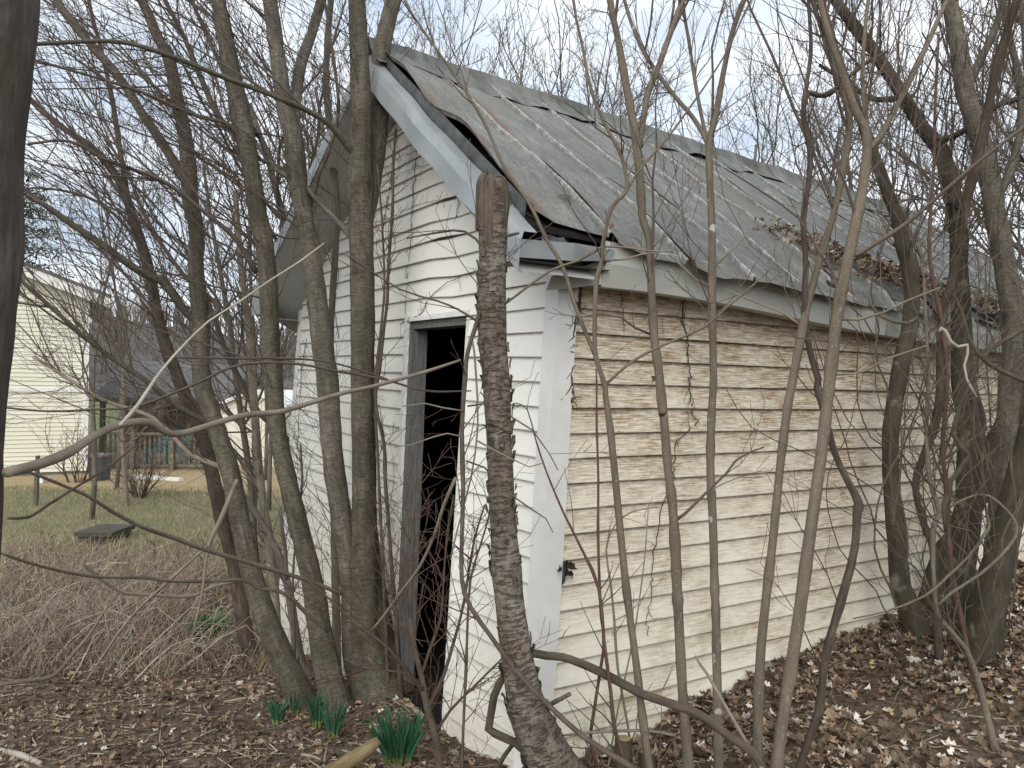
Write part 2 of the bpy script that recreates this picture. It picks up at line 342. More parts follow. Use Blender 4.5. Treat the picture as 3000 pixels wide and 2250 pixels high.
# ------------------------------------------------------------------ the shed
def hR(t): return 3.63-.70*(1.75-t)
def hL(t): return 3.63-.53*(t-1.75)
def hroof(t): return hR(t) if t < 1.75 else hL(t)
DROP = .045; LEN = 5.7; WID = 3.82; CH = .11; TOPH = 19.2*CH
shed = thing('shed', 'leaning white clapboard shed with a dark open doorway and rusty grey tin roof', 'shed', sw(1.9, 2.8, .0)*np.array([1, 1, 0]))
def bow(t, h):
    if t < 1.1: return -.06*min(t/.8, 1.)*max(0, 1-h/1.6)
    return .02
def ff(t, h, o): return sw(t, -o, h+bow(t, h))
def fs(s, h, o): return sw(-o, s, h)
wob = random.Random(3)
def board(parent, fn, u0, u1, h0, h1, mt, out=0., axis_='t', ut0=None, ut1=None, lip=.018):
    ut0 = u0 if ut0 is None else ut0; ut1 = u1 if ut1 is None else ut1
    n = max(2, int(abs(u1-u0)/.3)+1); ks = np.linspace(0, 1, n); mb = MB(); P = []; A = []
    e1, e2, j0 = wob.uniform(-.002, .002), wob.uniform(-.002, .002), wob.uniform(0, 6)
    for (h, o, bot) in ((h1, .002, 0), (h1-(h1-h0)*.12, .0025, .1), (h0+.004, lip, 1), (h0, lip-.001, 1), (h0+.001, .001, 1)):
        row = []; ra = []
        for k in ks:
            u = (u0*(1-k)+u1*k) if bot else (ut0*(1-k)+ut1*k)
            dh = (e1*(1-k)+e2*k)+.0015*math.sin(k*9+j0)
            row.append(fn(u, h+dh*bot, o+out+.0022*math.sin(k*7+j0*2)*bot)); ra.append((u, 0, h) if axis_ == 't' else (0, u, h))
        P.append(row); A.append(ra)
    grid(mb, P, A, flip=(axis_ == 't')); return mb.build('siding_board', mt, parent)
gable = MB(); sbox(gable, 0.03, .80, .002, .06, -.5, 2.5); sbox(gable, 1.56, WID-.03, .002, .06, -.9, 2.3); sbox(gable, .80, 1.56, .002, .06, 2.0, 2.6)
gable.add([sw(t, s, h) for s in (.002, .06) for t, h in ((.2, 2.35), (3.6, 2.35), (1.75, 3.42))], [(0, 2, 1), (3, 4, 5), (0, 1, 4, 3), (1, 2, 5, 4), (2, 0, 3, 5)])
gw = gable.build('gable_wall', M['wood_grey'], shed)
side = MB(); sbox(side, .002, .06, .03, LEN, -.4, 2.1); sidew = side.build('side_wall', M['wood_grey'], shed)
back = MB(); sbox(back, WID-.06, WID, .03, LEN, -1., 2.3); back.build('rear_side_wall', M['siding_front'], shed)
back = MB(); sbox(back, .06, WID-.06, LEN-.06, LEN, -.4, 2.3)
back.add([sw(t, s, h-DROP*5.6) for s in (LEN-.06, LEN) for t, h in ((0, 2.3), (3.8, 2.3), (1.75, 3.5))], [(0, 2, 1), (3, 4, 5), (0, 1, 4, 3), (1, 2, 5, 4), (2, 0, 3, 5)])
back.build('rear_wall', M['siding_front'], shed)
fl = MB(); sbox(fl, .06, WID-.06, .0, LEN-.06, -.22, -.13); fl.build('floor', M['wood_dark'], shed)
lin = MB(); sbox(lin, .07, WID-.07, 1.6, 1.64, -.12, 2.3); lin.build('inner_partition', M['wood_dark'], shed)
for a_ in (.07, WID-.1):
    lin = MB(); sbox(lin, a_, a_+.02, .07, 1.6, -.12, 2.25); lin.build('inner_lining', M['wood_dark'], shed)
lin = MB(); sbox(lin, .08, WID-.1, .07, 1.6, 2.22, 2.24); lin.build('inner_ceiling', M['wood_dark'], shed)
DR, DL = .797, 1.40
for k in range(-14, 26):
    h1, h0 = TOPH-(k-1)*CH, TOPH-k*CH
    if h0 > 3.45: continue
    def lim(h):  # gable extents at height h under the rakes
        if h < 2.25: return 0.05, WID-.03
        return max(.05, 1.75-(3.63-.10-h)/.70), min(WID-.03, 1.75+(3.63-.10-h)/.53)
    a0, b0 = lim(h0); a1, b1 = lim(h1)
    if b1-a1 < .05: a1 = b1 = 1.75
    if h0 >= 2.0:
        if b0-a0 > 99:
            j = 1.2+wob.random()*1.2
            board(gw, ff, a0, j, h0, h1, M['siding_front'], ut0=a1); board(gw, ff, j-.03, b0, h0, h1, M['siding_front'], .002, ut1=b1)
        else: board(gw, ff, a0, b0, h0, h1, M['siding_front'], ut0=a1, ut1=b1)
    else:
        dl = DL+.09*(h0+.1)/2.1+.05; h1c = min(h1, 2.0)
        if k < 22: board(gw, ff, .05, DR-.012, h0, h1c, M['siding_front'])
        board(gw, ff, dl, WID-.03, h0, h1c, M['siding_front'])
jn = random.Random(5)
for k in range(0, 22):
    h1, h0 = TOPH-(k-1)*CH, TOPH-k*CH; h1 = min(h1, 2.16)
    js = {4: 1.26, 5: .66, 6: .66, 7: .66, 9: 1.95, 10: 1.95}.get(k, jn.choice([.5+jn.random()*4.5, 2.0, 3.1+jn.random()]))
    rr = [.06, js, LEN]
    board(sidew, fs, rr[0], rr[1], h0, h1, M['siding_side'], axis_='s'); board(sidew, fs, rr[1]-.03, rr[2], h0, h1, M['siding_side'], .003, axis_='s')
# corner posts
def prism(mb, pts, h0, h1, top=None):
    top = top or pts; n = len(pts); V = [sw(a, s, h0) for a, s in pts]+[sw(a, s, h1) for a, s in top]
    mb.add(V, [tuple(range(n))[::-1], tuple(range(n, 2*n))]+[(i, (i+1) % n, n+(i+1) % n, n+i) for i in range(n)], [(a, s, h0) for a, s in pts]+[(a, s, h1) for a, s in top])
p = MB(); prism(p, [(-.022, -.022), (.075, -.022), (.075, 0), (.0, .0), (0, .085), (-.022, .085)], .47, 2.2); p.build('corner_post', M['white_trim'], shed)
p = MB(); prism(p, [(-.026, -.06), (.06, -.075), (.07, -.045), (.01, -.02), (.0, .06), (-.03, .05)], -.35, .5, [(-.026, -.026), (.07, -.028), (.07, -.01), (.01, -.004), (0, .08), (-.026, .08)])
tag(p.build('corner_post', M['white_trim'], shed), 'bent loose lower end of the corner trim')
p = MB(); prism(p, [(WID-.07, -.02), (WID+.02, -.02), (WID+.02, .08), (WID, .08), (WID, 0), (WID-.07, 0)], -1., 2.2); p.build('corner_post', M['white_trim'], shed)
# door frame
def bar(name, pts0, pts1, mt):
    """skewed post between two rings of four shed points"""
    mb = MB(); mb.add([sw(*q) for q in pts0+pts1], BOXF, pts0+pts1); return mb.build(name, mt, shed)
def ring(t0, t1, s0, s1, h): return [(t0, s0, h), (t1, s0, h), (t1, s1, h), (t0, s1, h)]
fr = 'door_frame'
bar('door_jamb', ring(DL-.02, DL+.02, -.006, .095, -.14), ring(DL+.10, DL+.14, -.006, .095, 2.0), M['wood_grey'])
bar('door_trim', ring(DL+.035, DL+.075, -.022, -.001, -.3), ring(DL+.145, DL+.185, -.022, -.001, 2.05), M['white_trim'])
bar('door_trim', ring(DR-.018, DR-.007, -.024, .01, -.2), ring(DR-.018, DR-.007, -.024, .01, 1.99), M['white_trim'])
bar('door_jamb', ring(DR-.03, DR-.006, .012, .12, -.14), ring(DR-.03, DR-.006, .012, .12, 1.99), M['wood_grey'])
bar('door_head', ring(DR-.02, DL+.14, .0, .125, 1.955), ring(DR-.02, DL+.14, .0, .125, 1.998), M['wood_grey'])
bar('door_trim', ring(DR-.03, DL+.18, -.024, -.002, 2.0), ring(DR-.03, DL+.18, -.024, -.002, 2.03), M['white_trim'])
bar('door_sill', ring(DR-.05, DL+.06, -.05, .12, -.2), ring(DR-.05, DL+.06, -.03, .12, -.14), plain('sill_wood', (.32, .27, .18), (.5, .45, .33), 25, stretch=(.4, 3, 3)))
# junk boards on the floor just inside
for i in range(4):
    a = .95+.12*i; bar('floor_board', ring(a, a+.1, .2+.1*i, .9, -.12), ring(a+.02, a+.1, .2+.1*i, .9, -.09+.02*i), M['wood_grey'])
# rake boards, soffits
def strip(name, rowsP, mt, parent=shed, flip=False, lab=None):
    mb = MB(); grid(mb, [[sw(*q) for q in r_] for r_ in rowsP], rowsP, flip); o = mb.build(name, mt, parent)
    if lab: o['label'] = lab
    return o
FS = -.35
def rake(ts, hf, sgn):
    rr = [[], [], [], [], []]
    for i, t_ in enumerate(ts):
        h = hf(t_); w = .004*math.sin(t_*13)+.006*math.sin(t_*5+1)
        rr[0].append((t_, FS+.02, h-.158+w)); rr[1].append((t_, FS+w*.6, h-.153+w)); rr[2].append((t_, FS+w, h-.05)); rr[3].append((t_, FS+.012, h+.004)); rr[4].append((t_, FS+.075, h+.008+w))
    return strip('rake_board', rr, M['rake'], flip=sgn)
rake(np.linspace(-.22, 1.75, 26), hR, False)
rake(np.linspace(1.75, 4.12, 26), hL, False)
strip('rake_edge', [[(t_, FS+.088, hR(t_)-.02) for t_ in np.linspace(-.1, 1.75, 12)], [(t_, FS+.09, hR(t_)+.075) for t_ in np.linspace(-.1, 1.75, 12)]], M['tin_dark'])
strip('rake_edge', [[(t_, FS+.088, hL(t_)-.02) for t_ in np.linspace(1.75, 4.1, 12)], [(t_, FS+.09, hL(t_)+.03) for t_ in np.linspace(1.75, 4.1, 12)]], M['tin_dark'])
strip('soffit', [[(t_, s_, hR(t_)-.16-max(0, s_)*DROP) for t_ in np.linspace(-.2, 1.75, 6)] for s_ in (FS+.01, .05)], M['soffit'])
strip('soffit', [[(t_, s_, hL(t_)-.16-.22*(s_ > 0)*(t_-1.75)/2.4) for t_ in np.linspace(1.75, 4.1, 8)] for s_ in (FS+.01, .05)], M['soffit'])
strip('soffit', [[(t_, s_, (2.15 if t_ > 4 else 2.10)-s_*.02) for t_ in (WID-.05, 4.11)] for s_ in (FS+.01, LEN)], M['soffit'])
strip('fascia_board', [[(4.12, s_, h-s_*.02) for s_ in np.linspace(FS, LEN, 12)] for h in (2.38, 2.16)], M['fascia'])
fp = [[(t_, FS+.004, h) for t_ in (WID-.02, 4.12)] for h in (2.14, 2.4)]
strip('rake_return', fp, M['rake'])
# long-side fascia, drooping toward the back, and the bent metal return at the near corner
ss = np.linspace(.1, LEN+.1, 34)
def fh(s_, top): return (2.283-.045*s_ if top else 2.105-.050*s_)+.012*math.sin(s_*2.1+.4)*(0 if top else 1)-(0 if top else .03*math.exp(-s_*2))
strip('fascia_board', [[(-.165-.012*math.sin(s_*3), s_, fh(s_, 1)) for s_ in ss], [(-.175-.01*math.sin(s_*4+1), s_, (fh(s_, 1)+fh(s_, 0))/2) for s_ in ss], [(-.16, s_, fh(s_, 0)) for s_ in ss], [(-.02, s_, fh(s_, 0)+.01) for s_ in ss]], M['fascia'], flip=True)
strip('fascia_end', [[(-.20, FS+.0, 2.155), (-.22, -.1, 2.165), (-.19, .12, 2.19)], [(-.21, FS+.0, 2.225), (-.235, -.1, 2.235), (-.19, .14, 2.24)], [(-.12, FS+.02, 2.22), (-.12, -.1, 2.23), (-.12, .14, 2.235)]], M['rake'], flip=True)
strip('fascia_end', [[(-.20, FS-.001, 2.155), (-.06, FS-.001, 2.20)], [(-.21, FS-.001, 2.225), (-.07, FS-.001, 2.30)]], M['rake'])
strip('fascia_end', [[(-.03, -.09, 2.06), (-.165, .11, fh(.1, 0)+.01)], [(-.05, -.08, 2.12), (-.165, .11, 2.2)]], M['fascia'], flip=True)
strip('soffit', [[(t_, s_, 2.15+.02*(t_ > 0)) for t_ in (-.2, .0)] for s_ in (FS+.01, .12)], M['wood_grey'])
# roof sheets
rs_ = random.Random(11)
def liftR(t_, s_):
    e = math.exp(-max(0, s_+.26)/.35)
    return .028+e*(.055+.022*math.sin(t_*4.2+.6)-.02*math.sin(t_*9))+.006*math.sin(t_*7+s_*3)+.004*math.sin(s_*17+t_*2)
SW_ = .40; sheets = []
for j in range(15):
    s0 = -.27+j*SW_; s1 = s0+SW_
    for tier in (0, 1):
        if tier == 0: split = -.24+rs_.uniform(-.03, .05) if j not in (5, 6, 7, 9, 10, 12) else rs_.uniform(-.05, .30)
        ta, tb = ((1.69, split) if tier == 0 else (split+.09, -.255+rs_.uniform(-.03, .05)))
        if tier and split < -.15: continue
        if j == 0: tb = -.16
        nt_ = 26 if tier == 0 else 12; P = []; A = []; ph = rs_.uniform(0, 6); skew = rs_.uniform(-.02, .03)
        curl = rs_.uniform(0, .012)
        for i in range(nt_):
            k = i/(nt_-1); t_ = ta+(tb-ta)*k; row = []; ra = []
            for q, c_ in enumerate((0, .03, .045, .3, .5, .7, .955, .97, 1.0)):
                tt = t_-skew*(c_-.5)*(k > .9)+(.012*math.sin(c_*9+ph) if k > .97 else 0); s_ = s0+SW_*c_
                rib = .024 if q in (0, 8) else (.02 if q in (1, 7) else 0); rib += .002*math.sin(tt*23+ph+c_) if rib else 0
                l = liftR(tt, s_)+rib-(.014 if tier else 0)+.004*math.sin(c_*6+tt*5+ph)+(.0015 if j % 2 else 0)
                if k > .82 and tb < -.1: l -= .034*(k-.82)/.18
                if k > .8: l += (curl*math.sin(c_*5+ph)-.01)*(k-.8)*5
                if j == 0 and tier == 1 and c_ < .3: l += .03*k*(1-c_/.3); tt -= 0
                row.append(sw(tt, s_, hR(tt)+l-DROP*s_)); ra.append((tt, c_, s_))
            P.append(row); A.append(ra)
        mb = MB(); grid(mb, P, A, flip=True); o = mb.build('roof_sheet', M['roof'], shed, smooth=False)
for j in range(15):
    s0 = -.27+j*SW_; s1 = s0+SW_; mb = MB()
    P = [[sw(t_, s_, hL(t_)+.028-DROP*s_+(.02 if c_ in (0, 1) else 0)) for c_, s_ in ((0, s0), (.06, s0+.03), (.94, s1-.03), (1, s1))] for t_ in np.linspace(1.75, 4.18, 8)]
    A = [[(t_, c_, s_) for c_, s_ in ((0, s0), (.06, s0+.03), (.94, s1-.03), (1, s1))] for t_ in np.linspace(1.75, 4.18, 8)]
    grid(mb, P, A); mb.build('roof_sheet', M['roof'], shed)
# roof deck under the sheets
for (ta, tb, hf) in ((-.15, 1.74, hR), (1.76, 4.1, hL)):
    mb = MB(); P = []
    for t_ in (ta, tb): P += [sw(t_, -.26, hf(t_)-.03+.012), sw(t_, LEN+.1, hf(t_)-.03-DROP*5.8)]
    for t_ in (ta, tb): P += [sw(t_, -.26, hf(t_)+.003), sw(t_, LEN+.1, hf(t_)+.003-DROP*5.8)]
    mb.add(P, [(0, 1, 3, 2), (4, 6, 7, 5), (0, 4, 5, 1), (2, 3, 7, 6), (0, 2, 6, 4), (1, 5, 7, 3)]); mb.build('roof_deck', M['wood_dark'], shed)
# crumpled ridge cap in lengths
s = -.32
while s < 5.6:
    ln = min(rs_.uniform(1.3, 1.9), 5.85-s); P = []; A = []; n = max(4, int(ln/.06)); ph = rs_.uniform(0, 6)
    for (tt, l) in ((1.53, .05), (1.58, .052), (1.64, .048), (1.69, .07), (1.73, .115), (1.77, .115), (1.84, .05), (1.94, .03)):
        row = []; ra = []
        for i in range(n+1):
            s_ = s+ln*i/n; ed = (1.62-tt)/.075 if tt < 1.62 else 0
            l2 = l+.005*math.sin(s_*11+ph)+ed*(.016*abs(math.sin(s_*3.1+ph))**3+.006*math.sin(s_*19+ph*2)-.012); t2 = tt+ed*(.018*math.sin(s_*6+ph)+.008*math.sin(s_*25))
            row.append(sw(t2, s_, hroof(t2)+l2-DROP*s_)); ra.append((t2, .5, s_*1.7))
        P.append(row); A.append(ra)
    mb = MB(); grid(mb, P, A); mb.build('ridge_cap', M['ridge'], shed); s += ln-.05
# a rumpled scrap of flashing at the near eave corner
mb = MB(); P = []
for i in range(5):
    P.append([sw(.05-.24*k/6, -.25+.035*i-.05*math.sin(k), hR(.05-.34*k/6)+.04+.02*math.sin(k*1.7+i*2)-.01*i) for k in range(7)])
grid(mb, P); tag(mb.build('flashing_scrap', M['tin_dark'], shed), 'crumpled dark flashing curling off the eave corner')
# ------------------------------------------------------------------ loose leaves
LEAFC = {'brown': (.165, .115, .08), 'dark': (.085, .055, .038), 'tan': (.30, .215, .135), 'pale': (.50, .46, .40), 'orange': (.21, .13, .08), 'mid': (.22, .16, .112)}
def leafmesh(p, size, col, mb, flat=.5, lobed=True):
    a = random.uniform(0, 6.28); tl = np.array([random.gauss(0, flat), random.gauss(0, flat), 1.]); tl /= np.linalg.norm(tl)
    x = np.array([math.cos(a), math.sin(a), 0]); x -= tl*(x@tl); x /= np.linalg.norm(x); y = np.cross(tl, x); cu = random.uniform(-.3, .6)*size; w = random.uniform(.28, .5)
    pts = [(0, 0, 0), (.25, w*.75, cu*.6), (.42, w*.4, cu*.25), (.62, w, cu), (.78, w*.4, cu*.3), (1, .02, random.uniform(0, .35)*size), (.78, -w*.4, cu*.3), (.6, -w, cu*.9), (.42, -w*.4, cu*.25), (.22, -w*.7, cu*.5), (.5, 0, -cu*.2)] if lobed else \
          [(0, 0, 0), (.35, w*.6, cu*.5), (.75, w*.45, cu*.5), (1, 0, .1*size), (.7, -w*.5, cu*.4), (.3, -w*.5, cu*.5), (.5, 0, -cu*.1)]
    V = [p+x*(q[0]-.5)*size+y*q[1]*size+tl*(q[2]) for q in pts]; n = len(pts)-1
    mb.add(V, [(n, i, (i+1) % n) for i in range(n)], None, (*col, 1))
def pick(w):
    k = random.choices(list(w), list(w.values()))[0]; c_ = np.array(LEAFC[k])*random.uniform(.6, 1.55); return c_
def inshed(x, y, m=.0):
    q = SMi@(np.array([x, y, .1])-SO); return q[0] > -m and q[1] > -m and q[0] < WID+m
mb = MB(); n = 0
while n < 17000:                    # right-hand drift by the long wall and toward the camera
    x, y = random.uniform(.25, 5.2), random.uniform(2.0, 6.2)
    if inshed(x, y, .01) or abs(x)/y > .95: continue
    z = tz(x, y)+random.uniform(0, .035); size = random.uniform(.018, .058)*(1.7 if random.random() < .05 else 1)
    if math.sin(x*3.1+y*1.7)+math.sin(y*4.3-x*2.2+1)+math.sin(x*7+y*5) < -1.0 and random.random() < .6: continue
    pale = .75 if (x > 1.2 and y < 3.6) else .3
    if random.random() < math.exp(-(y-2)/4): pass
    w = {'brown': 3.2, 'dark': 2.6, 'tan': 1.2, 'pale': pale*2.6, 'orange': .3, 'mid': 2.2}
    leafmesh(np.array([x, y, z]), size, pick(w), mb, .5); n += 1
tag(mb.build('leaf_litter', M['leaf']), 'brown and bleached fallen leaves drifted along the long wall', 'leaves', kind='stuff')
mb = MB(); n = 0
while n < 20000:
    y = random.uniform(2.3, 9) if random.random() < .8 else random.uniform(2.3, 5); x = random.uniform(-6.0, .55)
    if inshed(x, y, .02) or abs(x)/y > .95: continue
    z = tz(x, y)+random.uniform(0, .015)
    leafmesh(np.array([x, y, z]), random.uniform(.018, .055), pick({'brown': 3, 'dark': 2.5, 'tan': 2.6, 'pale': .8, 'orange': .2, 'mid': 3.2}), mb, .35, random.random() < .5); n += 1
tag(mb.build('leaf_litter', M['leaf']), 'crumbled brown leaf scraps on the bare soil left of the shed', 'leaves', kind='stuff')
mb = MB()
for i in range(1400):               # leaves banked on the roof edge
    c_ = random.choice([1.95, 2.25, 2.5, 2.7, 3.3, 3.9, 4.3]); s_ = random.gauss(c_, .17); t_ = max(-.24, random.gauss(-.02 if s_ < 3 else -.12, .10)+max(0, (2.6-s_))*.25)
    if t_ > .5: continue
    leafmesh(sw(t_, s_, hR(t_)-DROP*s_+.05+random.uniform(0, .07)), random.uniform(.025, .052), pick({'brown': 2, 'dark': 1.5, 'tan': 2.5, 'pale': .8, 'mid': 3}), mb, .6)
tag(mb.build('roof_leaves', M['leaf'], base=sw(-.1, 2.5, 2.2)), 'bank of dead leaves caught along the eave of the tin roof', 'leaves', kind='stuff')
# ------------------------------------------------------------------ far yard: house, deck, outbuildings
HD = np.array([-.87, -.5, 0]); HD = HD/np.linalg.norm(HD); HN = np.array([HD[1], -HD[0], 0])   # along the wall to the left; HN points away from the camera
if HN[1] < 0: HN = -HN
HC = np.array([-10.93, 19.82, 0.])
house = thing('house', 'cream vinyl sided two storey house with white rake trim beyond the yard', 'house', HC)
def hw(a, d, z): return HC+HD*a+HN*d+np.array([0, 0, z])
def htop(a): return 3.86+.365*min(a, 4.2)-.365*max(0, a-4.2)
M['vinyl_cream'] = plain('vinyl_cream', (.64, .62, .50), (.73, .71, .60), .8, rough=.6, bs=0)
M['foundation_grey'] = plain('block_grey', (.16, .155, .14), (.25, .245, .23), 4, bs=.1)  # grey block of the house foundation
M['shingle'] = plain('shingle_dark', (.085, .082, .078), (.155, .15, .142), 6, bs=.2)
M['deck_wood'] = plain('deck_wood', (.10, .085, .065), (.20, .175, .135), 9, bs=.1)
M['teal'] = plain('teal_paint', (.03, .10, .12), (.055, .15, .17), 5, rough=.5, bs=0)
mb = MB(); W8 = 8.4
V = [hw(a, d, z) for d in (.02, 7) for a, z in ((0, -.5), (W8, -.5), (W8, htop(W8)), (4.2, htop(4.2)), (0, htop(0)))]
mb.add(V, [(0, 1, 2, 3, 4), (9, 8, 7, 6, 5), (0, 4, 9, 5), (1, 6, 7, 2), (0, 5, 6, 1), (2, 7, 8, 3), (3, 8, 9, 4)]); hwall = mb.build('wall', M['vinyl_cream'], house)
mb = MB(); mb.add([hw(a, d, z) for z in (-1, -.5) for a, d in ((0, .05), (W8, .05), (W8, 7), (0, 7))], BOXF); mb.build('foundation', M['foundation_grey'], house)
z = -.5; k = 0
while z < 5.3:
    z1 = z+.104; lo = max(0.06, 0) if z1 < htop(0) else (z1-3.86)/.365; hi = W8 if z1 < htop(W8) else 8.4-lo
    if hi-lo > .2:
        mb = MB(); mb.add([hw(lo, .015, z1), hw(hi, .015, z1), hw(hi, -.006, z), hw(lo, -.006, z), hw(lo, .01, z), hw(hi, .01, z)], [(0, 1, 2, 3), (3, 2, 5, 4)])
        mb.build('siding_board', M['vinyl_cream'], hwall)
    z = z1; k += 1
mb = MB(); mb.add([hw(a, d, z) for z in (-.5, 3.8) for a, d in ((-.02, -.03), (.1, -.03), (.1, .015), (-.02, .015))], BOXF); mb.build('corner_trim', M['white_trim'], house)
mb = MB(); mb.add([hw(a, d, z) for z in (1.52, 1.62) for a, d in ((.1, -.03), (W8, -.03), (W8, .0), (.1, .0))], BOXF); mb.build('band_trim', M['white_trim'], house)
for a0, a1 in ((-.5, 4.2), (4.2, 8.9)):
    f_ = lambda a: 3.86+.365*(a if a < 4.2 else 8.4-a)
    for nm, zz, dd, mt in (('rake_board', (.0, .26), (-.3, -.26), 'white_trim'), ('roof', (.262, .34), (-.33, 7.3), 'shingle'), ('soffit', (.0, .02), (-.258, .014), 'soffit')):
        mb = MB(); mb.add([hw(a, d, f_(a)+z_) for z_ in zz for a, d in ((a0, dd[0]), (a1, dd[0]), (a1, dd[1]), (a0, dd[1]))], BOXF); mb.build(nm, M[mt], house)
def P2(x, y, Y): return at(x, y, Y)
def zat(y, Y, x=1500): return float(at(x, y, Y)[2])
def xat(x, Y): return float(at(x, 1147, Y)[0])
# dark-roofed outbuilding
Yc = 26.; x0, x1 = xat(262, Yc), xat(665, Yc)
car = thing('outbuilding', 'low outbuilding with a dark shingle roof beyond the deck', 'outbuilding', (x0, Yc, -.6))
mb = MB(); mb.add([(x0, Yc, zat(1188, Yc)), (x1, Yc, zat(1188, Yc)), (x1, Yc+3, zat(1085, Yc+3)), (x0, Yc+3, zat(1075, Yc+3)), (x0, Yc, zat(1175, Yc)), (x1, Yc, zat(1175, Yc)), (x1, Yc+3, zat(1078, Yc+3)), (x0, Yc+3, zat(1065, Yc+3))], BOXF); mb.build('roof', M['shingle'], car)
mb = MB(); wbox(mb, x0+.2, x1-.2, Yc+2.0, Yc+5, -1, zat(1125, Yc+2)); mb.build('wall', plain('tan_wall', (.16, .13, .10), (.26, .22, .18), 3), car)
for i in range(5):
    mb = MB(); xx = x0+.3+(x1-x0-.7)*i/4; wbox(mb, xx, xx+.14, Yc+.1, Yc+.24, -1, zat(1188, Yc+.1)+.02); mb.build('post', M['deck_wood'], car)
# cream garden shed
Ys = 22.; a0, a1 = xat(648, Ys), xat(830, Ys); mz = (a0+a1)/2
gs = thing('garden_shed', 'cream gabled garden shed with white trim seen between the trunks', 'shed', (mz, Ys, -.6))
zt, ze = zat(1158, Ys), zat(1196, Ys)
mb = MB(); V = [(x, y, z_) for y in (Ys, Ys+4) for x, z_ in ((a0, -.8), (a1, -.8), (a1, ze), (mz, zt), (a0, ze))]; mb.add(V, [(0, 1, 2, 3, 4), (9, 8, 7, 6, 5), (0, 4, 9, 5), (1, 6, 7, 2), (0, 5, 6, 1)]); mb.build('wall', M['vinyl_cream'], gs)
for (xa, za, xb, zb) in ((a0-.15, ze-.05, mz, zt), (mz, zt, a1+.15, ze-.05)):
    mb = MB(); mb.add([(x, y, z_+o) for o in (.0, .1) for x, z_, y in ((xa, za, Ys-.15), (xb, zb, Ys-.15), (xb, zb, Ys+4.1), (xa, za, Ys+4.1))], BOXF); mb.build('roof', M['white_trim'], gs)
# deck with pickets
Yd = 21.; dx0, dx1 = xat(277, Yd), xat(632, Yd); zt, zb = zat(1280, Yd), zat(1376, Yd)
deck = thing('deck', 'weathered wooden deck with picket railing and lattice skirt', 'deck', (dx0, Yd, -.7))
mb = MB(); wbox(mb, dx0, dx1, Yd, Yd+3.2, zb-.12, zb-.01); mb.build('platform', M['deck_wood'], deck)
for zz in (zt, zb+.03):
    mb = MB(); wbox(mb, dx0, dx1, Yd-.04, Yd+.03, zz-.035, zz+.035); mb.build('rail', M['deck_wood'], deck)
x = dx0
while x < dx1:
    mb = MB(); wbox(mb, x, x+.05, Yd+.031, Yd+.06, zb, zt+.0+.04*random.random()); mb.build('picket', M['deck_wood'], deck); x += .135
for i in range(4):
    xx = dx0+(dx1-dx0-.1)*i/3; mb = MB(); wbox(mb, xx, xx+.1, Yd-.14, Yd-.041, -.8, zt+.12); mb.build('post', M['deck_wood'], deck)
mb = MB()
for i in range(34):
    for sgn in (1, -1):
        xx = dx0+(dx1-dx0-.5)*i/33; a, b_ = (xx, xx+.45) if sgn > 0 else (xx+.45, xx)
        y_ = Yd-.02+(.012 if sgn > 0 else 0); mb.add([(a, y_, -.62), (a+.03, y_, -.62), (b_+.03, y_, zb-.13), (b_, y_, zb-.13)], [(0, 1, 2, 3)])
tag(mb.build('lattice', M['deck_wood'], deck), kind='stuff')
def chair(px, lab):
    Y_ = Yd+.9; x = xat(px, Y_); z = zb-.005; c_ = thing('chair', lab, 'chair', (x, Y_, z))
    mb = MB(); wbox(mb, x-.26, x+.26, Y_-.25, Y_+.25, z+.33, z+.37); mb.build('seat', M['teal'], c_)
    for i in range(5):
        mb = MB(); xx = x-.25+.104*i; hexa(mb, [(xx, Y_+.2, z+.37), (xx+.08, Y_+.2, z+.37), (xx+.08, Y_+.23, z+.37), (xx, Y_+.23, z+.37), (xx, Y_+.45, z+.95), (xx+.08, Y_+.45, z+.95), (xx+.08, Y_+.48, z+.95), (xx, Y_+.48, z+.95)]); mb.build('back_slat', M['teal'], c_)
    for dx in (-.3, .25):
        mb = MB(); wbox(mb, x+dx, x+dx+.06, Y_-.3, Y_+.2, z+.52, z+.55); mb.build('armrest', M['teal'], c_)
        for dy in (-.28, .12): mb = MB(); wbox(mb, x+dx, x+dx+.05, Y_+dy, Y_+dy+.05, z, z+.52); mb.build('leg', M['teal'], c_)
chair(474, 'left one of the two teal slatted chairs on the deck'); chair(524, 'right one of the two teal slatted chairs on the deck')
# yard things
def yard_box(name, lab, cat, px0, px1, py0, py1, mt, depth=.5, lid=None):
    g_ = ground_at((px0+px1)/2, py1); Y_ = g_[1]; xa, xb = xat(px0, Y_), xat(px1, Y_); zt_ = zat(py0, Y_, (px0+px1)/2)
    th_ = thing(name, lab, cat, ((xa+xb)/2, Y_, g_[2])); mb = MB(); q = .04
    hexa(mb, [(xa+q, Y_+q, g_[2]-.05), (xb-q, Y_+q, g_[2]-.05), (xb-q, Y_+depth-q, g_[2]-.05), (xa+q, Y_+depth-q, g_[2]-.05), (xa, Y_, zt_), (xb, Y_, zt_), (xb, Y_+depth, zt_), (xa, Y_+depth, zt_)])
    mb.build('body', mt, th_); mb = MB(); wbox(mb, xa-.03, xb+.03, Y_-.03, Y_+depth+.03, zt_+.002, zt_+.06); mb.build('lid' if lid else 'rim', lid or mt, th_); return th_
yard_box('storage_bin', 'dark grey bin with a mauve lid at the house corner', 'bin', 258, 300, 1340, 1412, plain('bin_grey', (.06, .065, .075), (.1, .105, .115), 3), lid=plain('bin_lid', (.16, .13, .16), (.22, .18, .22), 3))
yard_box('trough', 'low dark green trough lying in the rough grass', 'trough', 232, 330, 1572, 1596, plain('trough_green', (.04, .042, .034), (.085, .08, .06), 30), depth=.6)
